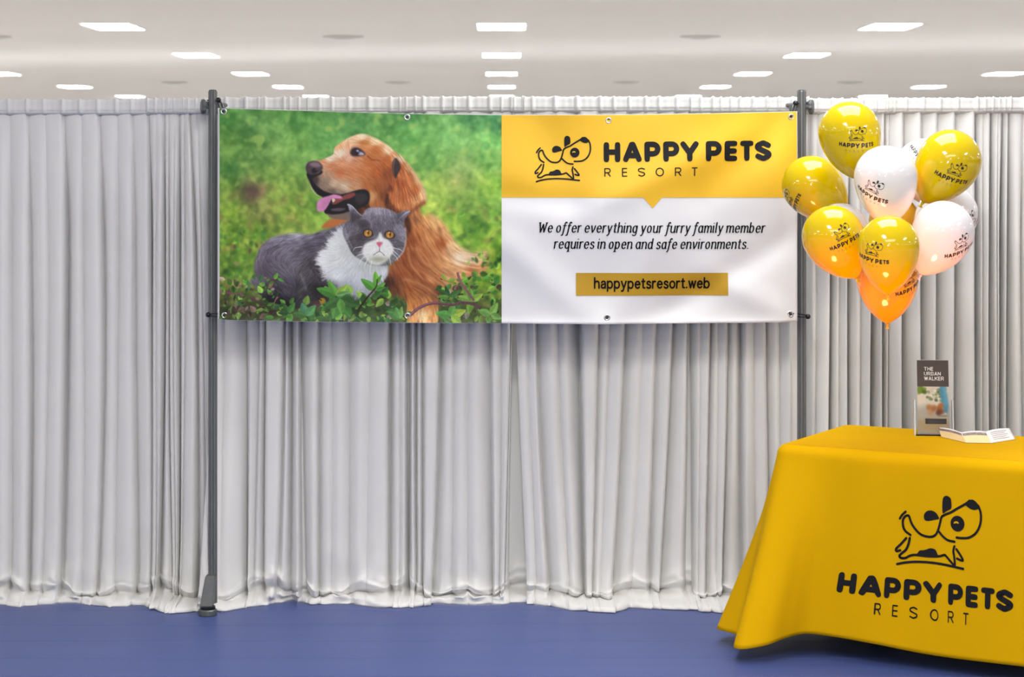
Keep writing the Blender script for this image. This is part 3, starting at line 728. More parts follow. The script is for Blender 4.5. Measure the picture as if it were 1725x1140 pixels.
    fl = flow([(1000, 560, 75), (1050, 620, 60), (1120, 640, 55), (1180, 700, 55), (1010, 700, 70), (1100, 760, 55), (960, 800, 65), (1000, 860, 55), (1080, 880, 40), (1180, 880, 25),
               (900, 900, 80), (880, 960, 75), (950, 980, 70), (1040, 960, 30), (1120, 980, 50), (1300, 800, 10), (1340, 840, 5), (1060, 1060, 100)])
    m = ruffle(m, fl, 12, 41)
    F = field([(1010, 560, (196, 118, 66)), (1060, 600, (228, 162, 100)), (1120, 610, (238, 186, 124)), (1170, 660, (234, 180, 120)), (1040, 660, (198, 124, 70)), (1100, 690, (222, 152, 92)),
               (1150, 720, (186, 104, 56)), (1200, 740, (240, 196, 142)), (1000, 700, (150, 82, 48)), (980, 640, (176, 102, 60)), (990, 780, (146, 80, 46)), (1060, 780, (178, 108, 66)), (1130, 800, (204, 138, 86)), (1190, 830, (222, 164, 108)),
               (1240, 800, (246, 216, 178)), (1300, 800, (242, 206, 164)), (1350, 790, (238, 196, 146)), (1370, 840, (222, 154, 98)), (1300, 860, (206, 132, 84)), (1250, 850, (226, 168, 116)),
               (960, 860, (160, 92, 54)), (900, 850, (148, 86, 54)), (1040, 880, (172, 104, 64)), (1120, 900, (196, 130, 82)), (1200, 910, (214, 158, 104)), (880, 920, (70, 48, 42)), (850, 980, (60, 36, 32)),
               (920, 960, (120, 70, 44)), (980, 960, (168, 96, 52)), (1060, 960, (160, 98, 60)), (1130, 980, (120, 74, 48)), (1010, 1030, (212, 132, 68)), (1080, 1030, (218, 142, 76)), (1060, 1085, (250, 216, 160)), (1100, 1100, (236, 166, 98)), (1000, 1100, (232, 160, 96))], 1.6, 16)
    hz = hair(fl, 15, 5); hz2 = hair(fl, 20, 6, 3)
    F = F*(1+.05*hz[..., None]*np.array([.8, 1, 1.15])+.075*hz2[..., None]*np.array([.8, 1, 1.1]))
    over(np.clip(F, 0, 1), m)
    for P in ([(1138, 640), (1150, 690), (1172, 740), (1190, 780)], [(1090, 640), (1120, 700), (1150, 760)], [(985, 640), (1010, 700), (1050, 740)], [(1000, 760), (1050, 820), (1110, 850)], [(980, 840), (1040, 900), (1120, 940), (1150, 1000)], [(930, 880), (960, 930), (1030, 960)]):
        line(P, 9, rgb(128, 66, 38), .5, 3)
    for P in ([(1020, 740), (1080, 830), (1180, 880)], [(960, 900), (1050, 930), (1150, 1000)], [(1060, 640), (1100, 740), (1160, 820)], [(980, 740), (1000, 830), (1060, 900)]):
        line(P, 6, rgb(226, 164, 112), .5, 2)
    over(rgb(190, 108, 60), mask([(548, 640), (575, 606), (620, 590), (680, 592), (690, 620), (640, 640), (590, 642)], 2), .95)

    # ---- the dog: neck behind the cheek, head, ear
    over(np.clip(rgb(96, 56, 38)*(1+.2*hz2[..., None]), 0, 1), mask([(690, 520), (790, 470), (900, 470), (930, 540), (990, 560), (1000, 640), (960, 700), (900, 600), (700, 600)], 3))
    over(np.clip(rgb(206, 136, 82)*(1+.12*hz2[..., None]), 0, 1), mask([(960, 480), (1066, 490), (1040, 545), (1050, 600), (1010, 640), (980, 560)], 3))
    over(rgb(34, 30, 33), mask([(560, 556), (560, 450), (650, 440), (752, 430), (782, 446), (790, 488), (776, 520), (730, 544), (680, 560), (640, 570), (590, 572)], 1))
    head = [(468, 332), (478, 312), (510, 302), (545, 298), (578, 284), (606, 268), (612, 236), (650, 206), (700, 178), (752, 166), (806, 182), (860, 210), (905, 245), (935, 300), (930, 380), (905, 450),
            (900, 520), (870, 545), (800, 545), (786, 500), (780, 470), (740, 452), (690, 462), (640, 472), (590, 482), (545, 474), (512, 440), (490, 408), (478, 372)]
    hm = mask(head, 1)
    fl = flow([(540, 320, 200), (600, 300, 190), (650, 250, 240), (740, 190, 10), (820, 220, 30), (880, 270, 45), (700, 330, 30), (640, 360, 20), (560, 400, 50), (620, 430, 20), (760, 330, 20), (800, 380, 35), (780, 430, 60), (850, 330, 50), (870, 430, 80), (830, 500, 80), (700, 400, 20)])
    F = field([(500, 320, (112, 84, 86)), (545, 310, (214, 150, 110)), (590, 285, (244, 220, 190)), (640, 262, (246, 226, 200)), (630, 230, (240, 186, 130)), (690, 195, (244, 206, 160)), (750, 176, (250, 226, 184)), (820, 198, (248, 216, 168)), (890, 245, (246, 214, 170)),
               (690, 225, (232, 176, 134)), (690, 280, (226, 180, 150)), (760, 215, (206, 130, 74)), (820, 250, (200, 118, 64)), (880, 300, (190, 104, 54)), (790, 300, (194, 112, 60)), (720, 310, (208, 140, 98)), (650, 310, (214, 148, 106)),
               (600, 330, (200, 128, 86)), (640, 360, (188, 112, 70)), (700, 360, (198, 124, 80)), (760, 360, (196, 118, 70)), (830, 360, (178, 96, 50)), (880, 370, (140, 76, 44)), (570, 370, (176, 140, 112)), (560, 410, (138, 118, 100)), (610, 420, (196, 168, 138)),
               (660, 440, (206, 180, 148)), (720, 430, (196, 144, 104)), (600, 460, (112, 96, 86)), (650, 465, (140, 118, 100)), (780, 430, (176, 104, 58)), (800, 480, (206, 150, 96)), (830, 440, (150, 84, 48)), (860, 480, (126, 70, 42)), (830, 520, (170, 104, 60)), (890, 500, (92, 52, 36)), (510, 400, (60, 50, 50))], 1.7, 8)
    hz = hair(fl, 10, 15)
    F = F*(1+.045*hz[..., None]*np.array([.8, 1, 1.2])+.03*hair(fl, 16, 16, 2)[..., None])
    over(np.clip(F, 0, 1), hm)
    # lower jaw and mouth
    over(rgb(120, 104, 92), mask([(560, 548), (590, 560), (660, 556), (700, 545), (690, 596), (640, 598), (590, 588)], 1))
    over(rgb(30, 27, 30), mask([(474, 372), (486, 350), (500, 392), (520, 425), (556, 452), (600, 468), (640, 470), (600, 486), (560, 486), (528, 472), (500, 436), (482, 400)], 1))
    over(rgb(206, 192, 176), mask([(482, 392), (500, 440), (526, 472), (548, 482), (520, 476), (496, 444)], 0), .6)
    over(rgb(34, 30, 33), mask([(560, 556), (590, 500), (650, 482), (700, 458), (752, 446), (782, 456), (790, 488), (776, 520), (730, 544), (680, 560), (640, 570), (590, 572)], 1))
    over(rgb(62, 58, 62), mask([(720, 470), (770, 470), (776, 500), (740, 525), (715, 500)], 3), .7)
    over(rgb(150, 76, 70), mask([(640, 490), (665, 474), (706, 462), (716, 476), (690, 492), (660, 500), (620, 520), (600, 520), (606, 500)], 1), .85)
    over(rgb(226, 206, 176), mask([(598, 494), (606, 488), (616, 500), (604, 512)], 0), .9)
    over(rgb(110, 96, 104), mask([(596, 545), (640, 540), (668, 545), (640, 556), (600, 554)], 1), .7)
    over(np.clip(rgb(206, 136, 176)*(1+.05*noise(9, 77)[..., None]), 0, 1), mask([(524, 546), (526, 510), (548, 490), (580, 480), (610, 472), (644, 480), (650, 492), (622, 494), (600, 492), (588, 512), (572, 540), (556, 556), (534, 558)], 1))
    over(rgb(170, 100, 142), mask([(556, 500), (600, 484), (596, 500), (570, 530), (552, 548)], 3), .35)
    # nose
    over(rgb(70, 56, 62), mask([(468, 334), (480, 312), (506, 304), (534, 308), (552, 330), (548, 350), (524, 364), (500, 376), (480, 372), (470, 352)], 1))
    over(rgb(148, 120, 130), mask([(486, 318), (508, 308), (534, 314), (544, 330), (520, 334), (500, 330)], 2), .75)
    over(rgb(24, 20, 24), mask([(498, 346), (512, 338), (522, 352), (536, 352), (516, 364), (500, 362)], 1))
    over(rgb(26, 22, 26), mask([(474, 366), (500, 372), (530, 364), (548, 350), (550, 366), (524, 380), (496, 392), (480, 386)], 1))
    # eye
    over(rgb(58, 44, 48), mask([(690, 262), (700, 240), (722, 234), (748, 246), (768, 270), (740, 278), (712, 280), (698, 276)], 2))
    over(rgb(196, 190, 212), mask([(734, 256), (748, 258), (762, 270), (742, 274), (730, 270)], 1))
    over(rgb(40, 34, 40), gauss(724, 260, 15, 14)); over(rgb(200, 208, 226), gauss(728, 252, 6, 5))
    line([(776, 276), (800, 296), (830, 300), (846, 306)], 4, rgb(120, 62, 36), .8, 1)
    # ear
    ear = [(905, 255), (950, 280), (985, 318), (1020, 366), (1046, 410), (1068, 456), (1076, 496), (1050, 528), (1020, 520), (1000, 560), (960, 562), (920, 548), (892, 510), (880, 460), (888, 400), (905, 360), (896, 300)]
    m = mask(ear, 1, full=True)
    fl = flow([(920, 280, 50), (960, 310, 55), (1000, 380, 60), (1040, 440, 65), (930, 400, 80), (960, 450, 70), (1000, 480, 65), (920, 480, 95), (960, 530, 80), (1040, 500, 75)])
    m = ruffle(m, fl, 9, 43)
    F = field([(910, 265, (222, 160, 110)), (950, 284, (236, 208, 166)), (990, 330, (226, 178, 124)), (1030, 390, (232, 176, 120)), (1064, 470, (238, 184, 128)), (950, 340, (190, 104, 56)), (990, 400, (196, 112, 66)), (1020, 450, (188, 104, 58)), (905, 340, (172, 94, 54)),
               (910, 420, (170, 90, 50)), (950, 420, (176, 94, 52)), (960, 480, (186, 104, 60)), (900, 480, (186, 106, 62)), (930, 530, (196, 118, 70)), (990, 530, (200, 126, 78)), (1030, 510, (224, 160, 104)), (890, 440, (120, 66, 42))], 1.6, 10)
    F = F*(1+.06*hair(fl, 12, 25)[..., None]*np.array([.8, 1, 1.15])+.09*hair(fl, 17, 26, 2)[..., None]*np.array([.8, 1, 1.1]))
    over(np.clip(F, 0, 1), m)
    over(rgb(58, 48, 50), mask([(908, 300), (922, 288), (940, 310), (946, 340), (932, 368), (920, 392), (908, 370), (902, 336)], 1), .92)
    line([(916, 296), (908, 340), (914, 372)], 3, rgb(130, 122, 120), .6, 0)
    line([(880, 470), (872, 520), (884, 550)], 7, rgb(60, 34, 28), .8, 2)

    line([(886, 520), (930, 556), (985, 566), (1030, 536), (1070, 508)], 9, rgb(120, 66, 38), .7, 3, False)
    line([(930, 400), (950, 460), (990, 530)], 5, rgb(140, 74, 42), .6, 2)
    line([(960, 380), (1000, 440), (1030, 500)], 5, rgb(226, 160, 106), .5, 2)
    line([(920, 430), (930, 490), (960, 545)], 5, rgb(216, 146, 94), .5, 2)
    over(rgb(244, 208, 160), mask([(1000, 335), (1040, 395), (1068, 452), (1078, 498), (1060, 500), (1040, 440), (1010, 380)], 3), .55)
    over(rgb(250, 228, 192), gauss(1255, 790, 44, 26)*.7)
    over(rgb(96, 58, 38), gauss(1010, 600, 22, 44, -20)*.5)

    # ---- the cat: body
    cb = [(178, 920), (204, 880), (205, 830), (222, 770), (250, 720), (300, 688), (360, 672), (430, 668), (490, 672), (540, 656), (600, 640), (650, 618), (690, 600), (720, 600), (880, 720), (880, 840), (860, 900), (800, 960), (740, 1000),
          (640, 1020), (520, 1030), (430, 1050), (330, 1040), (250, 1000), (215, 940)]
    m = mask(cb, 2, full=True)
    fl = flow([(240, 800, 100), (300, 720, 160), (400, 700, 170), (300, 850, 30), (360, 900, 25), (440, 800, 150), (480, 900, 140), (460, 980, 130), (560, 680, 160), (620, 640, 150), (520, 760, 170), (540, 840, 20), (560, 900, 40), (330, 980, 40), (240, 940, 70)])
    m = ruffle(m, fl, 5, 45)
    F = field([(220, 800, (112, 104, 116)), (250, 730, (120, 114, 128)), (320, 690, (142, 138, 152)), (420, 676, (172, 170, 182)), (480, 680, (128, 124, 138)), (560, 660, (112, 106, 118)), (640, 628, (112, 106, 118)), (680, 610, (118, 112, 122)), (300, 760, (106, 98, 110)), (360, 740, (128, 122, 136)),
               (420, 720, (124, 118, 132)), (260, 860, (84, 76, 88)), (230, 920, (104, 98, 108)), (340, 840, (104, 98, 110)), (400, 820, (110, 104, 116)), (440, 760, (100, 94, 106)), (480, 740, (76, 70, 80)), (540, 700, (92, 86, 98)), (600, 670, (88, 82, 94)), (500, 820, (72, 66, 72)), (540, 880, (70, 64, 70)),
               (460, 860, (92, 86, 92)), (300, 940, (62, 56, 68)), (380, 950, (82, 76, 86)), (280, 1000, (44, 42, 48)), (360, 1020, (50, 46, 54)), (440, 960, (66, 62, 66)), (470, 1020, (78, 74, 78)), (530, 960, (48, 46, 46)), (640, 760, (70, 64, 72))], 1.7, 10)
    F = F*(1+.08*hair(fl, 8, 35)[..., None]+.07*hair(fl, 12, 36, 2)[..., None])
    over(np.clip(F, 0, 1), m)
    line([(440, 870), (462, 930), (470, 960)], 7, rgb(130, 124, 128), .6, 2)
    line([(470, 940), (440, 960), (436, 1000)], 8, rgb(140, 134, 136), .5, 3)
    # white chest
    ch = [(640, 640), (680, 632), (700, 680), (720, 740), (780, 800), (870, 830), (882, 860), (866, 900), (830, 940), (780, 990), (700, 990), (650, 960), (600, 930), (560, 900), (545, 860), (522, 810), (530, 770), (560, 740), (580, 700), (600, 668)]
    fl = flow([(560, 760, 190), (540, 830, 170), (590, 700, 210), (620, 920, 130), (700, 960, 110), (800, 900, 80), (680, 780, 120), (640, 660, 230)])
    m = ruffle(mask(ch, 2, full=True), fl, 9, 47)
    F = field([(640, 660, (214, 216, 218)), (600, 740, (222, 226, 222)), (560, 820, (228, 230, 230)), (620, 800, (216, 220, 216)), (680, 760, (196, 200, 198)), (620, 880, (224, 228, 230)), (700, 840, (206, 210, 212)), (760, 830, (190, 196, 192)), (820, 840, (196, 202, 198)), (740, 910, (200, 204, 210)),
               (860, 870, (214, 216, 222)), (680, 950, (170, 176, 186)), (800, 950, (178, 182, 188)), (600, 930, (150, 152, 158))], 1.6, 14)
    F = F*(1+.035*hair(fl, 12, 48)[..., None])
    over(np.clip(F, 0, 1), m)
    # cat head
    chd = [(680, 522), (700, 530), (730, 560), (752, 574), (770, 548), (800, 538), (860, 540), (905, 556), (930, 568), (960, 555), (992, 556), (978, 580), (962, 610), (968, 650), (970, 700), (960, 750), (935, 790), (900, 820), (860, 832), (800, 830), (740, 800), (700, 770), (676, 720), (660, 690), (652, 650), (665, 620), (690, 600), (690, 570)]
    m = mask(chd, 1)
    fl = flow([(700, 600, 70), (760, 590, 100), (830, 570, 95), (900, 600, 80), (950, 640, 60), (700, 680, 150), (700, 740, 160), (940, 720, 30), (920, 780, 50), (840, 640, 90), (760, 700, 170), (900, 700, 10)])
    F = field([(690, 535, (150, 146, 160)), (712, 560, (96, 92, 104)), (705, 600, (84, 78, 84)), (740, 600, (96, 90, 98)), (770, 560, (146, 142, 154)), (830, 552, (158, 154, 166)), (890, 566, (134, 130, 142)), (800, 590, (116, 110, 120)), (860, 600, (118, 112, 122)), (900, 610, (104, 100, 110)), (960, 572, (128, 124, 136)), (940, 600, (96, 90, 100)),
               (830, 630, (96, 90, 100)), (760, 640, (82, 76, 84)), (720, 650, (104, 100, 106)), (680, 650, (110, 106, 116)), (665, 680, (140, 138, 146)), (700, 700, (88, 82, 88)), (730, 740, (86, 80, 86)), (700, 740, (96, 92, 96)), (890, 640, (100, 96, 106)), (940, 640, (134, 130, 142)), (955, 690, (130, 128, 138)),
               (930, 720, (96, 92, 100)), (940, 770, (112, 110, 118)), (900, 790, (120, 120, 122)), (760, 770, (150, 152, 150)), (830, 690, (110, 106, 112)), (740, 690, (70, 64, 70)), (870, 690, (84, 80, 86))], 1.8, 8)
    F = F*(1+.09*hair(fl, 5, 55)[..., None]+.05*hair(fl, 8, 56, 2)[..., None])
    over(np.clip(F, 0, 1), m)
    over(rgb(66, 60, 64), mask([(694, 560), (710, 566), (744, 586), (720, 600), (700, 616), (696, 590)], 2), .7)
    line([(676, 522), (700, 532), (728, 562), (750, 580)], 4, rgb(190, 188, 198), .8, 0)
    line([(742, 596), (776, 596), (796, 620), (798, 640)], 4, rgb(140, 136, 142), .7, 1, False)
    over(rgb(60, 54, 58), mask([(726, 604), (764, 600), (790, 618), (780, 636), (750, 640), (730, 626)], 3), .55)
    line([(992, 556), (960, 574), (936, 596)], 4, rgb(186, 184, 194), .8, 0)
    over(rgb(70, 64, 70), mask([(930, 572), (966, 562), (944, 590), (930, 598)], 1), .5)
    line([(664, 640), (676, 690), (700, 740)], 3, rgb(176, 174, 180), .4, 1, False)
    line([(968, 640), (972, 700), (958, 760), (920, 804)], 3, rgb(206, 204, 208), .7, 1, False)
    # white muzzle
    mz = [(842, 662), (858, 690), (884, 702), (904, 730), (908, 760), (890, 790), (868, 812), (830, 830), (790, 820), (764, 790), (752, 760), (764, 724), (800, 706), (826, 694)]
    over(np.clip(rgb(228, 230, 226)*(1+.03*hair(fl, 6, 57)[..., None]), 0, 1), mask(mz, 2))
    over(rgb(150, 150, 120), gauss(832, 800, 46, 16)*.75); over(rgb(186, 190, 184), gauss(800, 836, 60, 18)*.6)
    over(rgb(206, 106, 128), mask([(822, 716), (838, 712), (854, 716), (846, 730), (838, 740), (830, 730)], 1))
    line([(838, 740), (838, 762)], 2, rgb(110, 92, 96), .8, 0, False)
    line([(806, 780), (822, 768), (838, 760), (852, 768), (864, 782)], 2.4, rgb(120, 108, 110), .65, 0, False)
    for ex, ey in ((780, 668), (890, 676)):
        over(rgb(44, 38, 40), mask([(ex-26, ey-4), (ex-12, ey-20), (ex+8, ey-20), (ex+24, ey-6), (ex+26, ey+12), (ex+6, ey+20), (ex-14, ey+18)], 1), .9)
        over(rgb(214, 146, 50), gauss(ex, ey, 20, 17)**.35*(((gx-ex)/20)**2+((gy-ey)/17)**2 < 1))
        over(rgb(240, 186, 84), gauss(ex-2, ey+8, 10, 6)*.8)
        over(rgb(32, 26, 26), gauss(ex+2, ey-3, 5, 12)); over(rgb(240, 240, 240), gauss(ex-2, ey-10, 3, 3))
    for P in ([(760, 770), (730, 780), (722, 786)], [(764, 786), (742, 806), (736, 830)], [(780, 796), (764, 830), (760, 850)], [(800, 806), (790, 850), (792, 880)], [(752, 736), (716, 742), (704, 760)], [(900, 740), (940, 750), (962, 764)], [(896, 760), (924, 790), (932, 810)], [(888, 780), (892, 810), (898, 830)], [(904, 750), (930, 776), (944, 790)]):
        line(P, 2.2, rgb(236, 238, 236), .8, 0)

    # ---- leaves and twigs in front
    over(rgb(36, 44, 32), np.clip((gy-985)/70, 0, 1)*(.35+.5*noise(60, 61))*.75*np.where((gx > 975) & (gx < 1135), .0, 1))
    litter(150, 20, 330, 890, 1120, 14, 44, 0, .38, .85)
    litter(110, 330, 980, 1020, 1120, 18, 52, 0, .10, .9)
    litter(120, 1140, 1456, 890, 1120, 18, 52, 0, .14, .9)
    litter(26, 560, 900, 960, 1060, 30, 62, 0, .02, .85)
    litter(30, 1290, 1456, 780, 900, 20, 40, 1, .05, .8)
    def spray(x, y, items):
        for L, a, w, c in items: leaf(x, y, L*.88, math.radians(a), w*.85, rgb(*c), 1, 0)
    spray(618, 982, [(118, 200, .26, (74, 140, 54)), (96, 243, .26, (92, 158, 60)), (92, 318, .24, (150, 190, 70)), (100, 10, .24, (70, 128, 62)), (80, 345, .2, (104, 164, 84))])
    spray(640, 1000, [(120, 60, .34, (70, 140, 56)), (120, 110, .34, (84, 156, 62)), (110, 150, .3, (66, 120, 54)), (120, 20, .28, (62, 112, 50)), (90, 85, .3, (100, 170, 66))])
    spray(820, 958, [(70, 262, .24, (96, 164, 60)), (110, 218, .24, (86, 152, 60)), (70, 320, .24, (100, 168, 70)), (60, 340, .2, (74, 140, 56))])
    spray(822, 925, [(74, 265, .26, (110, 172, 64)), (60, 300, .2, (84, 148, 56))])
    line([(724, 1064), (770, 1000), (820, 940), (826, 900)], 6, rgb(62, 44, 36), 1, 0)
    spray(1190, 990, [(70, 250, .2, (46, 82, 44)), (80, 215, .24, (52, 96, 48)), (80, 330, .24, (66, 118, 56)), (70, 180, .2, (100, 150, 60))])
    spray(1300, 1010, [(80, 200, .3, (130, 180, 70)), (80, 330, .3, (150, 196, 70)), (70, 270, .3, (110, 170, 66)), (80, 100, .3, (120, 180, 60))])
    spray(1200, 1085, [(90, 190, .32, (86, 168, 66)), (90, 340, .32, (170, 206, 66)), (80, 280, .3, (104, 180, 70)), (80, 40, .32, (150, 200, 60))])
    spray(1400, 1080, [(80, 200, .32, (120, 186, 80)), (80, 300, .32, (140, 200, 80)), (70, 20, .32, (120, 180, 80))])
    spray(470, 1085, [(80, 250, .36, (88, 158, 110)), (80, 310, .34, (96, 170, 96)), (80, 190, .3, (74, 132, 64))])
    spray(380, 1070, [(60, 240, .32, (64, 120, 54)), (70, 300, .3, (80, 150, 66)), (60, 180, .3, (52, 96, 46))])
    spray(940, 1100, [(70, 280, .26, (130, 190, 80)), (80, 210, .32, (84, 156, 70)), (70, 250, .3, (104, 176, 84))])
    line([(985, 1090), (1040, 1045), (1110, 1022), (1200, 1030), (1250, 1020), (1310, 1026), (1350, 1050)], 7.5, rgb(120, 74, 84), 1, 0, False)
    line([(990, 1082), (1045, 1040), (1112, 1018), (1200, 1026), (1250, 1016)], 2.5, rgb(176, 130, 138), .7, 0)
    line([(1232, 866), (1246, 910), (1280, 960), (1316, 1010)], 6.5, rgb(146, 100, 100), 1, 0, False)
    line([(326, 988), (312, 1010), (304, 1050)], 4, rgb(176, 120, 96), 1, 0)
    line([(60, 966), (110, 972), (150, 962)], 5, rgb(140, 80, 96), .9, 0)
    line([(120, 960), (150, 870), (176, 780)], 3.5, rgb(150, 140, 80), .8, 0)
    over(rgb(214, 160, 40), mask([(536, 1000), (556, 996), (566, 1010), (548, 1026), (536, 1016)], 1), .9)
    for k in range(3): line([(520+k*10, 992+k*6), (548, 1008)], 3, rgb(40, 26, 24), .9, 0)
    fg = np.clip((gy-900)/120, 0, 1)[..., None]*np.where((gx > 975) & (gx < 1135), .3, 1)[..., None]
    gr = C.mean(-1, keepdims=True)
    C = C*(1-.16*fg)+(gr-C)*.14*fg
    C = np.clip(C*(1+.10*(noise(5, 91)[..., None]-.5)*(.4+fg)), 0, 1)
    return X0, Y0, ST, C
PX0, PY0, PST, PC = paint_pets()
pic, X, Y = bgrid('picture', np.linspace(370, 845, 716), lambda x: btop(x)+.4, lambda x: bbot(x)-.4, 536, .0012, M_PHOTO)
ci = np.clip(((X-360)*3-PX0)/PST, 0, PC.shape[1]-1.001); cj = np.clip(((Y-170)*3-PY0)/PST, 0, PC.shape[0]-1.001)
i0 = ci.astype(int); j0 = cj.astype(int); fu = (ci-i0)[..., None]; fv = (cj-j0)[..., None]
rgbv = .96*((PC[j0, i0]*(1-fu)+PC[j0, i0+1]*fu)*(1-fv)+(PC[j0+1, i0]*(1-fu)+PC[j0+1, i0+1]*fu)*fv)
def set_print(o, rgbv):
    rgbv = np.clip(rgbv.reshape(-1, 3), 0, 1)
    L_ = np.where(rgbv <= .04045, rgbv/12.92, ((rgbv+.055)/1.055)**2.4)
    at = o.data.color_attributes.new('print', 'FLOAT_COLOR', 'POINT')
    at.data.foreach_set('color', np.concatenate([L_, np.ones((len(L_), 1))], 1).astype(np.float32).ravel())
set_print(pic, rgbv)
tag(pic, 'printed photo of a golden dog and grey white cat on grass')
yf, _, _ = bgrid('yellow_field', np.arange(845, 1342.1, 3.5), lambda x: btop(x)+.4, lambda x: 332.5+0*x, 60, .0014, M_YELF)
yn, _, _ = bgrid('notch', np.linspace(1082.5, 1113.5, 21), lambda x: 332.3+0*x, lambda x: 332.5+18*(1-np.abs(x-1098)/15.5), 9, .0015, M_YELF)
ab, _, _ = bgrid('address_box', np.linspace(970, 1226, 76), lambda x: 459.3+0*x, lambda x: 497.3+0*x, 14, .0020, M_YELB)
def on_ban(off):
    f = lambda x, y: bpt(x, y, off)
    f.batch = True; return f
def at2d(ox, oy, sx, sy, ang=0.0):                      # local (x right, y up) -> photo pixels
    c, s = math.cos(ang), math.sin(ang)
    return lambda x, y: (ox+sx*x*c+sy*y*s*0-0*s, oy-sy*y+sx*x*s)
for q in range(9): k = Ink(); k.add(happy_pets(q), at2d(1016.6, 273.4, 34.15, 34.2, -.0095)); k.obj('heading_letter', on_ban(.0030), M_INK, ban)
for q in range(6): k = Ink(); k.add(resort(q), at2d(1017.5, 297.6, 14.4, 14.6, -.009)); k.obj('subheading_letter', on_ban(.0030), M_INK, ban)
kd, kg = logo_dog()
k = Ink(); k.add(kd, at2d(900.7, 306.2, 94.2, 94.2, 0)); k.obj('logo', on_ban(.0030), M_INK, ban)
k = Ink(); k.add(kg, at2d(900.7, 306.2, 94.2, 94.2, 0)); k.obj('logo_eye_glint', on_ban(.0038), M_YELF, ban)
NIB = (.14, .062, math.radians(12))
for txt, x0, x1, yb in (('We offer everything your furry family member', 907.5, 1288, 390.6), ('requires in open and safe environments.', 933.5, 1261, 417.8)):
    t_, wd = text_lower(txt, .08, .42, .46, True, NIB, .20)
    k = Ink(); k.add(t_, at2d(x0, yb, (x1-x0-2)/wd, 11.2, .002)); k.obj('slogan_lettering', on_ban(.0030), M_INKB, ban)
t_, wd = text_lower('happypetsresort.web', .130, .34, .4)
k = Ink(); k.add(t_, at2d(1001.5, 484.6, (1194.5-1001.5)/wd, 11.3)); k.obj('address_lettering', on_ban(.0034), M_INKB, ban)
GROM = [(377.5, 188), (686, 197.5), (1025, 203), (1333, 197), (379.5, 530.5), (686.5, 532), (1022, 534), (1330, 528.5)]
for gx_, gy_ in GROM:
    p = Vector(bpt(gx_, gy_)); R = Matrix.Translation(p) @ Matrix.Rotation(math.radians(90), 4, 'X')
    bm = bmesh.new(); lathe(bm, [(.0125, 0), (.0125, .0018), (.0105, .0032), (.0075, .0026), (.0062, .0005)], 24, R); g = bm_obj('grommet', bm, M_CHROME, ban, True)
    bm = bmesh.new(); lathe(bm, [(.006, .0004), (.006, .0012), (.003, .0013)], 16, R); bm_obj('eyelet_hole', bm, M_POLED, g)
# ball bungees tying the corners to the poles
def bungee(ball, grom, label, pole_x):
    b = P3(ball[0], ball[1], Y_POLE-.030); g = Vector(bpt(*grom))+Vector((0, -.006, 0))
    t = thing('bungee_tie', label, 'bungee tie', tuple(b), 'ball bungees at the banner corners')
    bm = bmesh.new(); bmesh.ops.create_uvsphere(bm, u_segments=20, v_segments=14, radius=.0105, matrix=Matrix.Translation(b)); bm_obj('ball', bm, M_BLACK, t, True)
    d = (g-b); n = Vector((-d.z, 0, d.x)).normalized()
    for s in (1, -1):
        bm = bmesh.new(); pts = [b+d*u+n*s*.0058*math.sin(math.pi*min(1, u*1.0))**.5 for u in np.linspace(0, 1, 9)]+[g+Vector((0, .014, 0))]
        tube(bm, pts, .0026, 8); bm_obj('cord', bm, M_BLACK, t, True)
    bm = bmesh.new(); sgn = 1 if pole_x > b.x else -1
    pts = [b+Vector((0, .004, 0))]+[Vector((pole_x-sgn*.0205*math.cos(a), Y_POLE-.0205*math.sin(a)*-1, b.z)) for a in np.linspace(-.9, 3.6, 9)]
    pts = [b+Vector((0, .004, 0))]+[Vector((pole_x+.0205*math.cos(a), Y_POLE+.0205*math.sin(a), b.z)) for a in (np.linspace(math.pi*1.25, -.3, 12) if sgn > 0 else np.linspace(-.25*math.pi, math.pi+.3, 12))]
    tube(bm, pts, .0026, 8); bm_obj('pole_loop', bm, M_BLACK, t, True)
bungee((368, 168.5), GROM[0], 'black ball bungee tying the upper left banner corner', XPL)
bungee((351, 530), GROM[4], 'black ball bungee tying the lower left banner corner', XPL)
bungee((1340, 174), GROM[3], 'black ball bungee tying the upper right banner corner', XPR)
bungee((1361, 533), GROM[7], 'black ball bungee tying the lower right banner corner', XPR)
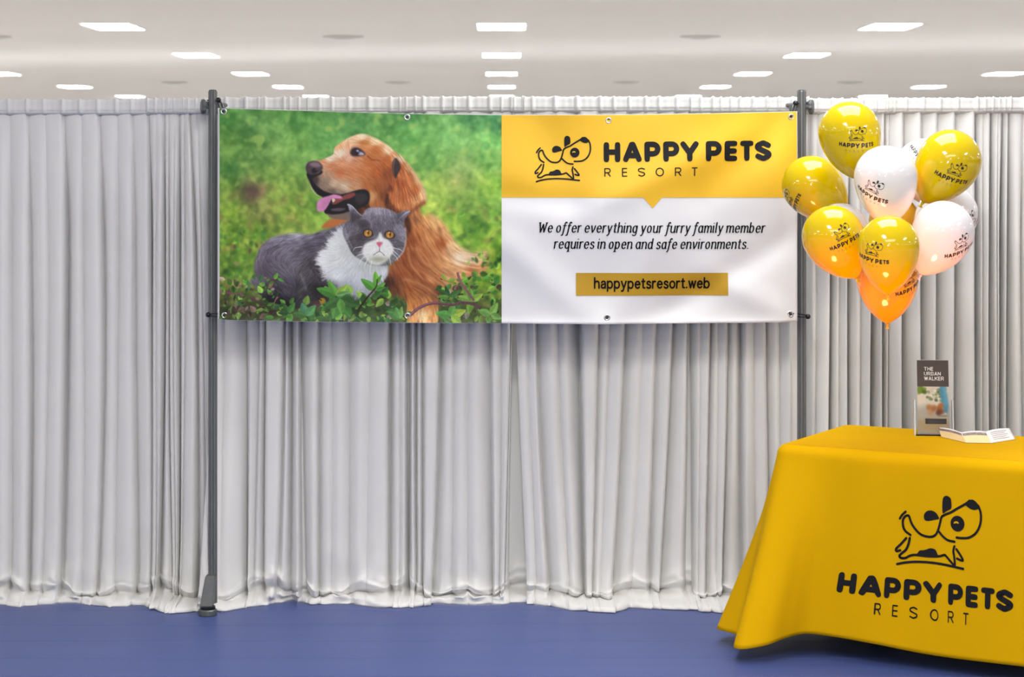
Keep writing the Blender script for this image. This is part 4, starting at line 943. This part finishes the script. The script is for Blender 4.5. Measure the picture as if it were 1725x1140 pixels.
# ================================================================ balloons
qz = np.linspace(0, 1, 120)
PROF = [(math.sin(a), math.cos(a)) for a in np.linspace(0, math.pi/2, 60)]+[(max(0.0, (1-q)**.75*(1+.75*q)), -1.58*q) for q in np.linspace(0.004, .985, 80)]
PA = np.array([math.atan2(r, z) for r, z in PROF]); PRH = np.array([math.hypot(r, z) for r, z in PROF])
def rho(a): return np.interp(a, PA, PRH)
NECK_G = P3(1495, 500, 7.56)
def balloon(cx, cy, rpx, D, tip, m, label, logo=None, back=0.0):
    """tip: direction of the knot in the picture (px), logo: (px, py, turn degrees)"""
    c = P3(cx, cy, D); R = rpx*D/F_PX
    ax = Vector((tip[0], back, -tip[1])).normalized()   # towards the knot
    z = -ax; x = Vector((0, 1, 0)).cross(z).normalized(); y = z.cross(x)
    knot = c+ax*1.56*R
    t = thing('balloon', label, 'balloon', tuple(knot), 'balloons in the floating bunch')
    pts = np.zeros((48, len(PROF), 3))
    for i in range(48):
        a = 2*math.pi*i/48; e = x*math.cos(a)+y*math.sin(a)
        for j, (r, h) in enumerate(PROF): pts[i, j] = c+e*(r*R)+z*(h*R)
    grid_obj('skin', pts, m, t, wrap=True, flip=True)
    bm = bmesh.new(); Mk = Matrix.Translation(c+ax*1.535*R) @ ax.to_track_quat('Z', 'Y').to_matrix().to_4x4()
    lathe(bm, [(.004, 0), (.0065, .006), (.005, .011), (.0042, .015), (.008, .021), (.0085, .023), (.004, .024)], 14, Mk); bm_obj('knot', bm, m, t, True)
    if D > 7.2: bm = bmesh.new(); k0 = c+ax*1.56*R+ax*.01
    if D > 7.2: pts2 = [k0+(NECK_G-k0)*u+Vector((0, .012, -.03))*math.sin(math.pi*u) for u in np.linspace(0, 1, 10)]
    if D > 7.2: tube(bm, pts2, .0004, 5); bm_obj('string', bm, M_STRING, t)
    if logo:
        lx_, ly_, turn = logo
        d = (P3(lx_, ly_, 1.0)-Vector((0, 0, CAM_H))).normalized(); o = Vector((0, 0, CAM_H))
        best = None                                     # where the print sits on the skin
        for s in np.linspace(D-1.3*R, D+.3*R, 260):
            p = o+d*(s/d.y); v = p-c; a = math.acos(max(-1, min(1, v.normalized().dot(z))))
            if v.length <= float(rho(a))*R: best = p; break
        if best is None: best = c+(-Vector((0, 1, 0)))*R
        n = (best-c).normalized()
        ca, sa = math.cos(math.radians(turn)), math.sin(math.radians(turn))
        er = Vector((ca, 0, sa)); er = (er-n*er.dot(n)).normalized(); eu = n.cross(er)
        if eu.z < 0: eu = -eu
        def lay(off):
            def f(u, v_):
                q = (n+(er*u+eu*v_)/R).normalized()
                a = math.acos(max(-1, min(1, q.dot(z))))
                return c+q*(float(rho(a))*R+off)
            return f
        s = .138/8.24
        k = Ink(); k.add(happy_pets(), lambda a, b: (a*s-.069, b*s-.019)); k.obj('lettering', lay(.0004), M_BINK, t)
        k = Ink(); k.add(resort(), lambda a, b: (a*.0071-.040, b*.0075-.033)); k.obj('small_lettering', lay(.0004), M_BINKL, t)
        a_, b_ = logo_dog(); k = Ink(); k.add(a_, lambda a, b: (a*.070-.030, b*.070+.004)); k.obj('logo', lay(.0004), M_BINK, t)
    return t
Yl, Wh, Og = M_BYEL, M_BWHT, M_BORG
balloon(1431, 223, 52, 7.50, (.20, 1), Yl, 'topmost yellow balloon of the bunch, touching the drape heading', (1444, 240, -1), -.1)
balloon(1367, 312, 50, 7.72, (.98, .95), Yl, 'yellow balloon farthest left, overlapping the right pole', (1336, 343, 52), .1)
balloon(1492, 298, 53, 7.32, (.08, 1), Wh, 'large white balloon in the centre of the bunch', (1467, 326, -5), .15)
balloon(1558, 284, 51, 7.82, (.6, .8), Wh, 'white balloon mostly hidden behind the upper right yellow balloon', (1549, 258, -62), -.1)
balloon(1600, 271, 53, 7.44, (-.55, .85), Yl, 'yellow balloon at the upper right of the bunch', (1606, 298, -22), .0)
balloon(1596, 361, 51, 7.63, (-.5, .85), Wh, 'white balloon half hidden behind the lower right white balloon', (1640, 380, 30), -.1)
balloon(1589, 390, 52, 7.28, (-.44, .9), Wh, 'white balloon at the lower right with pinkish bottom', (1620, 420, 6), .12)
balloon(1403, 398, 52, 7.28, (.50, .86), Yl, 'yellow balloon at the lower left with orange bottom', (1424, 404, 24), .12)
balloon(1497, 415, 52, 7.08, (.0, 1), Yl, 'yellow balloon lowest in front, logo facing forward', (1468, 433, 4), .1)
balloon(1495, 463, 52, 7.40, (.0, 1), Og, 'orange balloon at the very bottom, behind the front yellow one', (1534, 482, 8), .0)
balloon(1416, 388, 46, 7.50, (.2, .9), Wh, 'white balloon barely showing behind the lower left yellow balloon', None, .4)
balloon(1507, 372, 43, 7.84, (.0, 1), Og, 'amber balloon peeking out between the white balloons', None, -.1)
st = tag(thing('tether_string', 'thin pale string running from the balloon bunch down to the table', 'string', tuple(NECK_G)), None)
bm = bmesh.new(); end = Vector((1.40, 7.80, .75)); tube(bm, [NECK_G+(end-NECK_G)*u for u in np.linspace(0, 1, 12)], .0003, 5); bm_obj('cord', bm, M_STRING, st)
bm = bmesh.new(); bmesh.ops.create_icosphere(bm, subdivisions=2, radius=.003, matrix=Matrix.Translation(NECK_G)); bm_obj('gather_knot', bm, M_STRING, st)

# ================================================================ table and cloth
H_T = .745
A = np.array([.966, 7.43]); TH = math.radians(30)
e1 = np.array([math.cos(TH), -math.sin(TH)]); e2 = np.array([math.sin(TH), math.cos(TH)])
TL, TW = 1.83, .70
def tw(p, q, z): v = A+e1*p+e2*q; return Vector((v[0], v[1], z))
tb = thing('folding_table', 'long folding table standing beneath the yellow tablecloth', 'table', tuple(tw(TL/2, TW/2, 0)))
def tbox(name, p0, p1, q0, q1, z0, z1, m):
    bm = bmesh.new(); box(bm, p0, p1, q0, q1, z0, z1, .004)
    Mx = Matrix(((e1[0], e2[0], 0, A[0]), (e1[1], e2[1], 0, A[1]), (0, 0, 1, 0), (0, 0, 0, 1)))
    bmesh.ops.transform(bm, matrix=Mx, verts=bm.verts[:]); return bm_obj(name, bm, m, tb)
tbox('tabletop', .045, TL-.045, .045, TW-.045, H_T-.045, H_T-.006, M_TABLE)
for p in (.22, TL-.22):
    for q in (.46, TW-.08): tbox('leg', p-.014, p+.014, q-.014, q+.014, 0, H_T-.045, M_LEG)
    tbox('leg_brace', p-.008, p+.008, 0.46, TW-.08, .16, .18, M_LEG)
# perimeter of the cloth, starting at the front-left corner: p>0 along the front, p<0 along the left side
RC = .06
per = []                                                # (perimeter coordinate, plan point, outward normal)
def seg(p0, p1, q0, q1, n, nrm, c0):
    L = math.hypot(p1-p0, q1-q0)
    for k in range(n): u = k/n; per.append((c0+L*u, np.array([p0+(p1-p0)*u, q0+(q1-q0)*u]), nrm))
seg(RC, TL-RC, 0, 0, 220, (0, -1), RC)
def rc(cp, cq, a0, c0):
    for k in range(14): a = math.radians(a0+90*k/14); per.append((c0+RC*2*k/14-RC, np.array([cp+RC*math.cos(a), cq+RC*math.sin(a)]), (math.cos(a), math.sin(a))))
rc(TL-RC, RC, -90, TL)
seg(TL, TL, RC, TW-RC, 40, (1, 0), TL+RC)
rc(TL-RC, TW-RC, 0, TL+TW)
seg(TL-RC, RC, TW, TW, 120, (0, 1), TL+TW+RC)
rc(RC, TW-RC, 90, 2*TL+TW)
seg(0, 0, TW-RC, RC, 110, (-1, 0), 2*TL+TW+RC)
rc(RC, RC, 180, 2*TL+2*TW)
PERIM = 2*TL+2*TW
# hem of the cloth: plan points near the visible corner (world x, y, z), smoothly joined to a plain overhang elsewhere
HEM = [(-.60, None), (-.42, None), (-.30, (1.03, 7.78, .07)), (-.19, (.850, 7.68, .062)), (-.135, (.793, 7.60, .058)), (-.10, (.786, 7.555, .056)), (-.06, (.812, 7.505, .058)), (-.025, (.842, 7.455, .058)), (.005, (.838, 7.395, .056)), (.035, (.818, 7.325, .053)), (.06, (.817, 7.280, .052)), (.085, (.850, 7.252, .055)),
       (.13, (.930, 7.258, .068)), (.18, (1.000, 7.305, .081)), (.24, (1.072, 7.342, .087)), (.31, (1.160, 7.318, .084)), (.42, (1.292, 7.228, .079)), (.60, None), (.9, None), (1.3, None)]
def hem_default(P, nrm, c):
    n = e1*nrm[0]+e2*nrm[1]; w = A+e1*P[0]+e2*P[1]
    o = .012+.010*math.sin(c*9.0)
    return np.array([w[0]+n[0]*o, w[1]+n[1]*o, .066+.004*math.sin(c*7)])
def pbase(c):
    return (np.array([max(c, 0), 0.0]), (0, -1)) if c >= 0 else (np.array([0.0, -c]), (-1, 0))
hk = np.array([h[0] for h in HEM]); hv = np.array([(hem_default(*pbase(h[0]), h[0]) if h[1] is None else np.array(h[1])) for h in HEM])
def hem_at(c, P, nrm):
    cc = c if c < PERIM/2 else c-PERIM
    if cc <= hk[0] or cc >= hk[-1]: return hem_default(P, nrm, cc)
    i = int(np.searchsorted(hk, cc))-1; i = max(0, min(len(hk)-2, i))
    t = (cc-hk[i])/(hk[i+1]-hk[i]); a = hv[max(i-1, 0)]; b = hv[i]; c_ = hv[i+1]; d = hv[min(i+2, len(hk)-1)]
    return .5*(2*b+(c_-a)*t+(2*a-5*b+4*c_-d)*t*t+(3*b-a-3*c_+d)*t**3)
NT = 44
def cloth_col(c, P, nrm):                               # one column of the hanging cloth, top edge to hem
    w = A+e1*P[0]+e2*P[1]; n = e1*nrm[0]+e2*nrm[1]
    hm_ = hem_at(c, P, nrm); out = []
    re = .04
    for k in range(6):
        a = math.pi/2*k/6
        out.append((w[0]-n[0]*re*(1-math.sin(a)), w[1]-n[1]*re*(1-math.sin(a)), H_T+.0-re*(1-math.cos(a))))
    z1 = H_T-re; cc_ = c if c < PERIM/2 else c-PERIM; ex = 1.0+.25*min(1, abs(cc_)/.35)
    for k in range(NT):
        t = k/(NT-1); g = t**ex
        out.append((w[0]+(hm_[0]-w[0])*g, w[1]+(hm_[1]-w[1])*g, z1+(hm_[2]-z1)*t))
    return out
cols = np.array([cloth_col(c, P, nrm) for c, P, nrm in per])
tc_ = thing('tablecloth', 'yellow tablecloth with dog logo draped over the table', 'tablecloth', tuple(tw(.4, .3, 0)))
skirt = grid_obj('skirt', cols, M_CLOTH, tc_, wrap=True, flip=True)
md = skirt.modifiers.new('thickness', 'SOLIDIFY'); md.thickness = .002; md.offset = -1
ring = cols[:, 0, :]; cen = ring.mean(0)
top = np.stack([ring+(cen-ring)*u for u in np.linspace(0, 1, 12)], 1)
top[:, :, 2] = H_T
grid_obj('top_cloth', top, M_CLOTH, tc_, wrap=True)
hb = np.concatenate([cols[:, -1:, :], cols[:, -1:, :]+np.array([0, 0, .004])], 1)
# logo and lettering lie on the front of the skirt
def on_cloth(c, z, off=.0022):
    P = np.array([c, 0.0]); w = A+e1*c; hm_ = hem_at(c, P, (0, -1)); z1 = H_T-.04
    t = max(0, min(1, (z1-z)/(z1-hm_[2]))); g = t**(1.0+.25*min(1, abs(c)/.35))
    return Vector((w[0]+(hm_[0]-w[0])*g-e2[0]*off, w[1]+(hm_[1]-w[1])*g-e2[1]*off, z))
s = .573/8.24
for q in range(9): k = Ink(); k.add(happy_pets(q), lambda a, b: (.306+a*s, .242+b*.0735)); k.obj('heading_letter', on_cloth, M_INK, tc_)
for q in range(6): k = Ink(); k.add(resort(q), lambda a, b: (.4166+a*.314/10.83, .181+b*.041)); k.obj('subheading_letter', on_cloth, M_INK, tc_)
a_, b_ = logo_dog()
k = Ink(); k.add(a_, lambda a, b: (.4745+a*.2925, .362+b*.305)); k.obj('logo', on_cloth, M_INK, tc_)
k = Ink(); k.add(b_, lambda a, b: (.4745+a*.2925, .362+b*.305)); k.obj('logo_eye_glint', lambda x, y: on_cloth(x, y, .003), M_CLOTH, tc_)

# ================================================================ brochure in its holder, open leaflet
DBR = 7.67; ZT = H_T+.001
def brochure_frame(px, D, yaw):
    o = P3(px, 0, D); o.z = ZT
    c, s_ = math.cos(yaw), math.sin(yaw)
    return lambda x, y, z: Vector((o.x+x*c-y*s_, o.y+x*s_+y*c, o.z+z))
fr = brochure_frame(1573.0, DBR, math.radians(-6))
hold = thing('brochure_holder', 'clear acrylic holder standing on the yellow tablecloth', 'brochure holder', tuple(fr(0, 0, 0)))
LEAN = .19
def slab(name, x0, x1, y0, y1, z0, z1, m, par, lean=LEAN):
    bm = bmesh.new(); box(bm, x0, x1, y0, y1, z0, z1, .0006)
    for v in bm.verts: v.co = fr(v.co.x, v.co.y+v.co.z*lean, v.co.z)
    return bm_obj(name, bm, m, par)
slab('front_panel', -.067, .067, -.022, -.0195, .0, .110, M_ACRYL, hold)
slab('back_panel', -.067, .067, .012, .0145, .0, .125, M_ACRYL, hold)
slab('side_wall', -.0715, -.067, -.022, .0145, .0, .128, M_ACRYLE, hold)
slab('side_wall', .067, .0715, -.022, .0145, .0, .128, M_ACRYLE, hold)
slab('base', -.067, .067, -.0195, .012, .0, .003, M_ACRYL, hold, 0)
bro = thing('brochure', 'dark brown brochure with white title standing in the clear holder', 'brochure', tuple(fr(0, 0, .004)))
slab('pages', -.0575, .0575, -.004, .006, .0045, .272, M_PAPER, bro)
def cov(x, z, off=0.0): return fr(x, -.0046-off+z*LEAN, z)
def cov_quad(name, x0, x1, z0, z1, m, off):
    return mesh_obj(name, [cov(x0, z0, off), cov(x1, z0, off), cov(x1, z1, off), cov(x0, z1, off)], [(0, 1, 2, 3)], m, bro)
cov_quad('title_panel', -.0575, .0575, .176, .272, M_BROWN, 0)
n_ = 90; gxx = np.linspace(-.0575, .0575, n_); gzz = np.linspace(.0045, .176, 120)
GX, GZ = np.meshgrid(gxx, gzz, indexing='ij'); pp = np.array([[cov(a, b, 0) for b in gzz] for a in gxx])
cp = grid_obj('street_picture', pp, M_PHOTO, bro)
U_ = (GX+.0575)/.115; V_ = (.176-GZ)/.1715
img = np.ones((n_, 120, 3))*np.array([216, 206, 188])/255
rr = np.random.default_rng(3)
def dab(u, v, ru, rv, c, a=1.0):
    global img
    w = np.clip(1.6*np.exp(-(((U_-u)/ru)**2+((V_-v)/rv)**2)*1.3)-.25, 0, 1)[..., None]*a; img = img*(1-w)+np.array(c)/255*w
for _ in range(36): dab(rr.uniform(.3, .8), rr.uniform(.05, .30), .06, .035, [(120, 140, 90), (230, 226, 214), (150, 160, 130), (90, 110, 80), (196, 206, 206)][rr.integers(0, 5)], .8)
for _ in range(24): dab(rr.uniform(.0, .26), rr.uniform(.0, .14), .07, .05, [(112, 140, 52), (140, 160, 70), (76, 104, 40)][rr.integers(0, 3)], .85)
dab(.3, .40, .3, .06, (190, 190, 170), .7); dab(.45, .82, .8, .16, (206, 178, 120), .8)
for u, v in ((.78, .05), (.86, .05), (.80, .18), (.88, .18), (.82, .30), (.90, .28), (.86, .40), (.91, .38), (.88, .5)): dab(u, v, .10, .10, (70, 140, 176) if u < .85 else (96, 160, 190), .9)
dab(.88, .57, .05, .03, (232, 226, 220)); dab(.80, .62, .2, .02, (150, 130, 100), .6)
for u, v, c in ((.36, .44, (198, 128, 66)), (.46, .50, (210, 146, 84)), (.40, .56, (222, 176, 124)), (.68, .46, (176, 98, 46)), (.74, .52, (160, 84, 40)), (.66, .55, (120, 64, 36)), (.52, .45, (190, 120, 64)), (.74, .40, (190, 112, 56))): dab(u, v, .11, .075, c, .9)
set_print(cp, img)
cov_quad('caption_bar', -.030, .047, .0405, .060, M_BROWN, .0006)
k = Ink()
for line_, zz, x0, sc in (('THE', .2335, -.032, .0138), ('URBAN', .216, -.032, .0138), ('WALKER', .1985, -.032, .0138)):
    x = 0.0
    for ch in line_:
        w = {'W': 1.05, 'E': .62, 'L': .58}.get(ch, .78)
        for s_ in caps(ch, w, .085): k.stroke([(x0+(x+a)*sc, zz+b*sc) for a, b in s_], .085*sc)
        x += w+.13
k.obj('title_lettering', lambda x, z: cov(x, z, .0006), M_PRINTW, bro)

leaf = thing('folded_leaflet', 'white folded leaflet lying open beside the brochure holder', 'leaflet', tuple(P3(1650, 745, 7.46)))
def on_table(px, py, z=0.0):                            # point at height z above the cloth seen at this pixel
    D = F_PX*(CAM_H-ZT-z)/(py-CY); return P3(px, py, D)
# three panels set up in a zigzag, leaning back
foot_px = [(1585.5, 735.5), (1627, 745.5), (1670, 746), (1711, 739.5)]
rise = [(.028, .055), (.030, .060), (.034, .062), (.032, .060)]
low_ = [on_table(x, y, .001) for x, y in foot_px]
hi_ = [p+Vector((dx, dy, dz)) for p, (dz, dy), dx in zip(low_, rise, (.000, -.004, -.006, -.008))]
def quad_pt(i, u, v): return (low_[i]*(1-u)+low_[i+1]*u)*(1-v)+(hi_[i]*(1-u)+hi_[i+1]*u)*v
CREAM = mat('yellow_bounce_paper', lin((238, 214, 160)), .5, .02, 60); GREYP = mat('picture_strip_print', lin((150, 136, 128)), .5, .5, 90)  # cream paints the tablecloth's yellow reflected light onto the paper
for i in range(3):
    P_ = np.array([[quad_pt(i, u, v)+Vector((0, 0, .004*math.sin(math.pi*u)*v)) for v in np.linspace(0, 1, 8)] for u in np.linspace(0, 1, 12)])
    o = grid_obj('page', P_, M_PAPER, leaf); md = o.modifiers.new('thickness', 'SOLIDIFY'); md.thickness = .0012; md.offset = -1
    def strip(name, u0, u1, v0, v1, m):
        Q = np.array([[np.array(quad_pt(i, u, v)+Vector((0, -.0009, .004*math.sin(math.pi*u)*v+.0006))) for v in np.linspace(v0, v1, 6)] for u in np.linspace(u0, u1, 12)])
        grid_obj(name, Q, m, o)
    if i < 2: strip('yellow_bounce', 0.0, 1.0, .0, .62, CREAM); strip('picture_strip', .02, .98, .64, .86, GREYP)
    else:
        for r in range(5): strip('text_line', .14, .80-.1*(r % 2), .22+.14*r, .25+.14*r, GREYP)
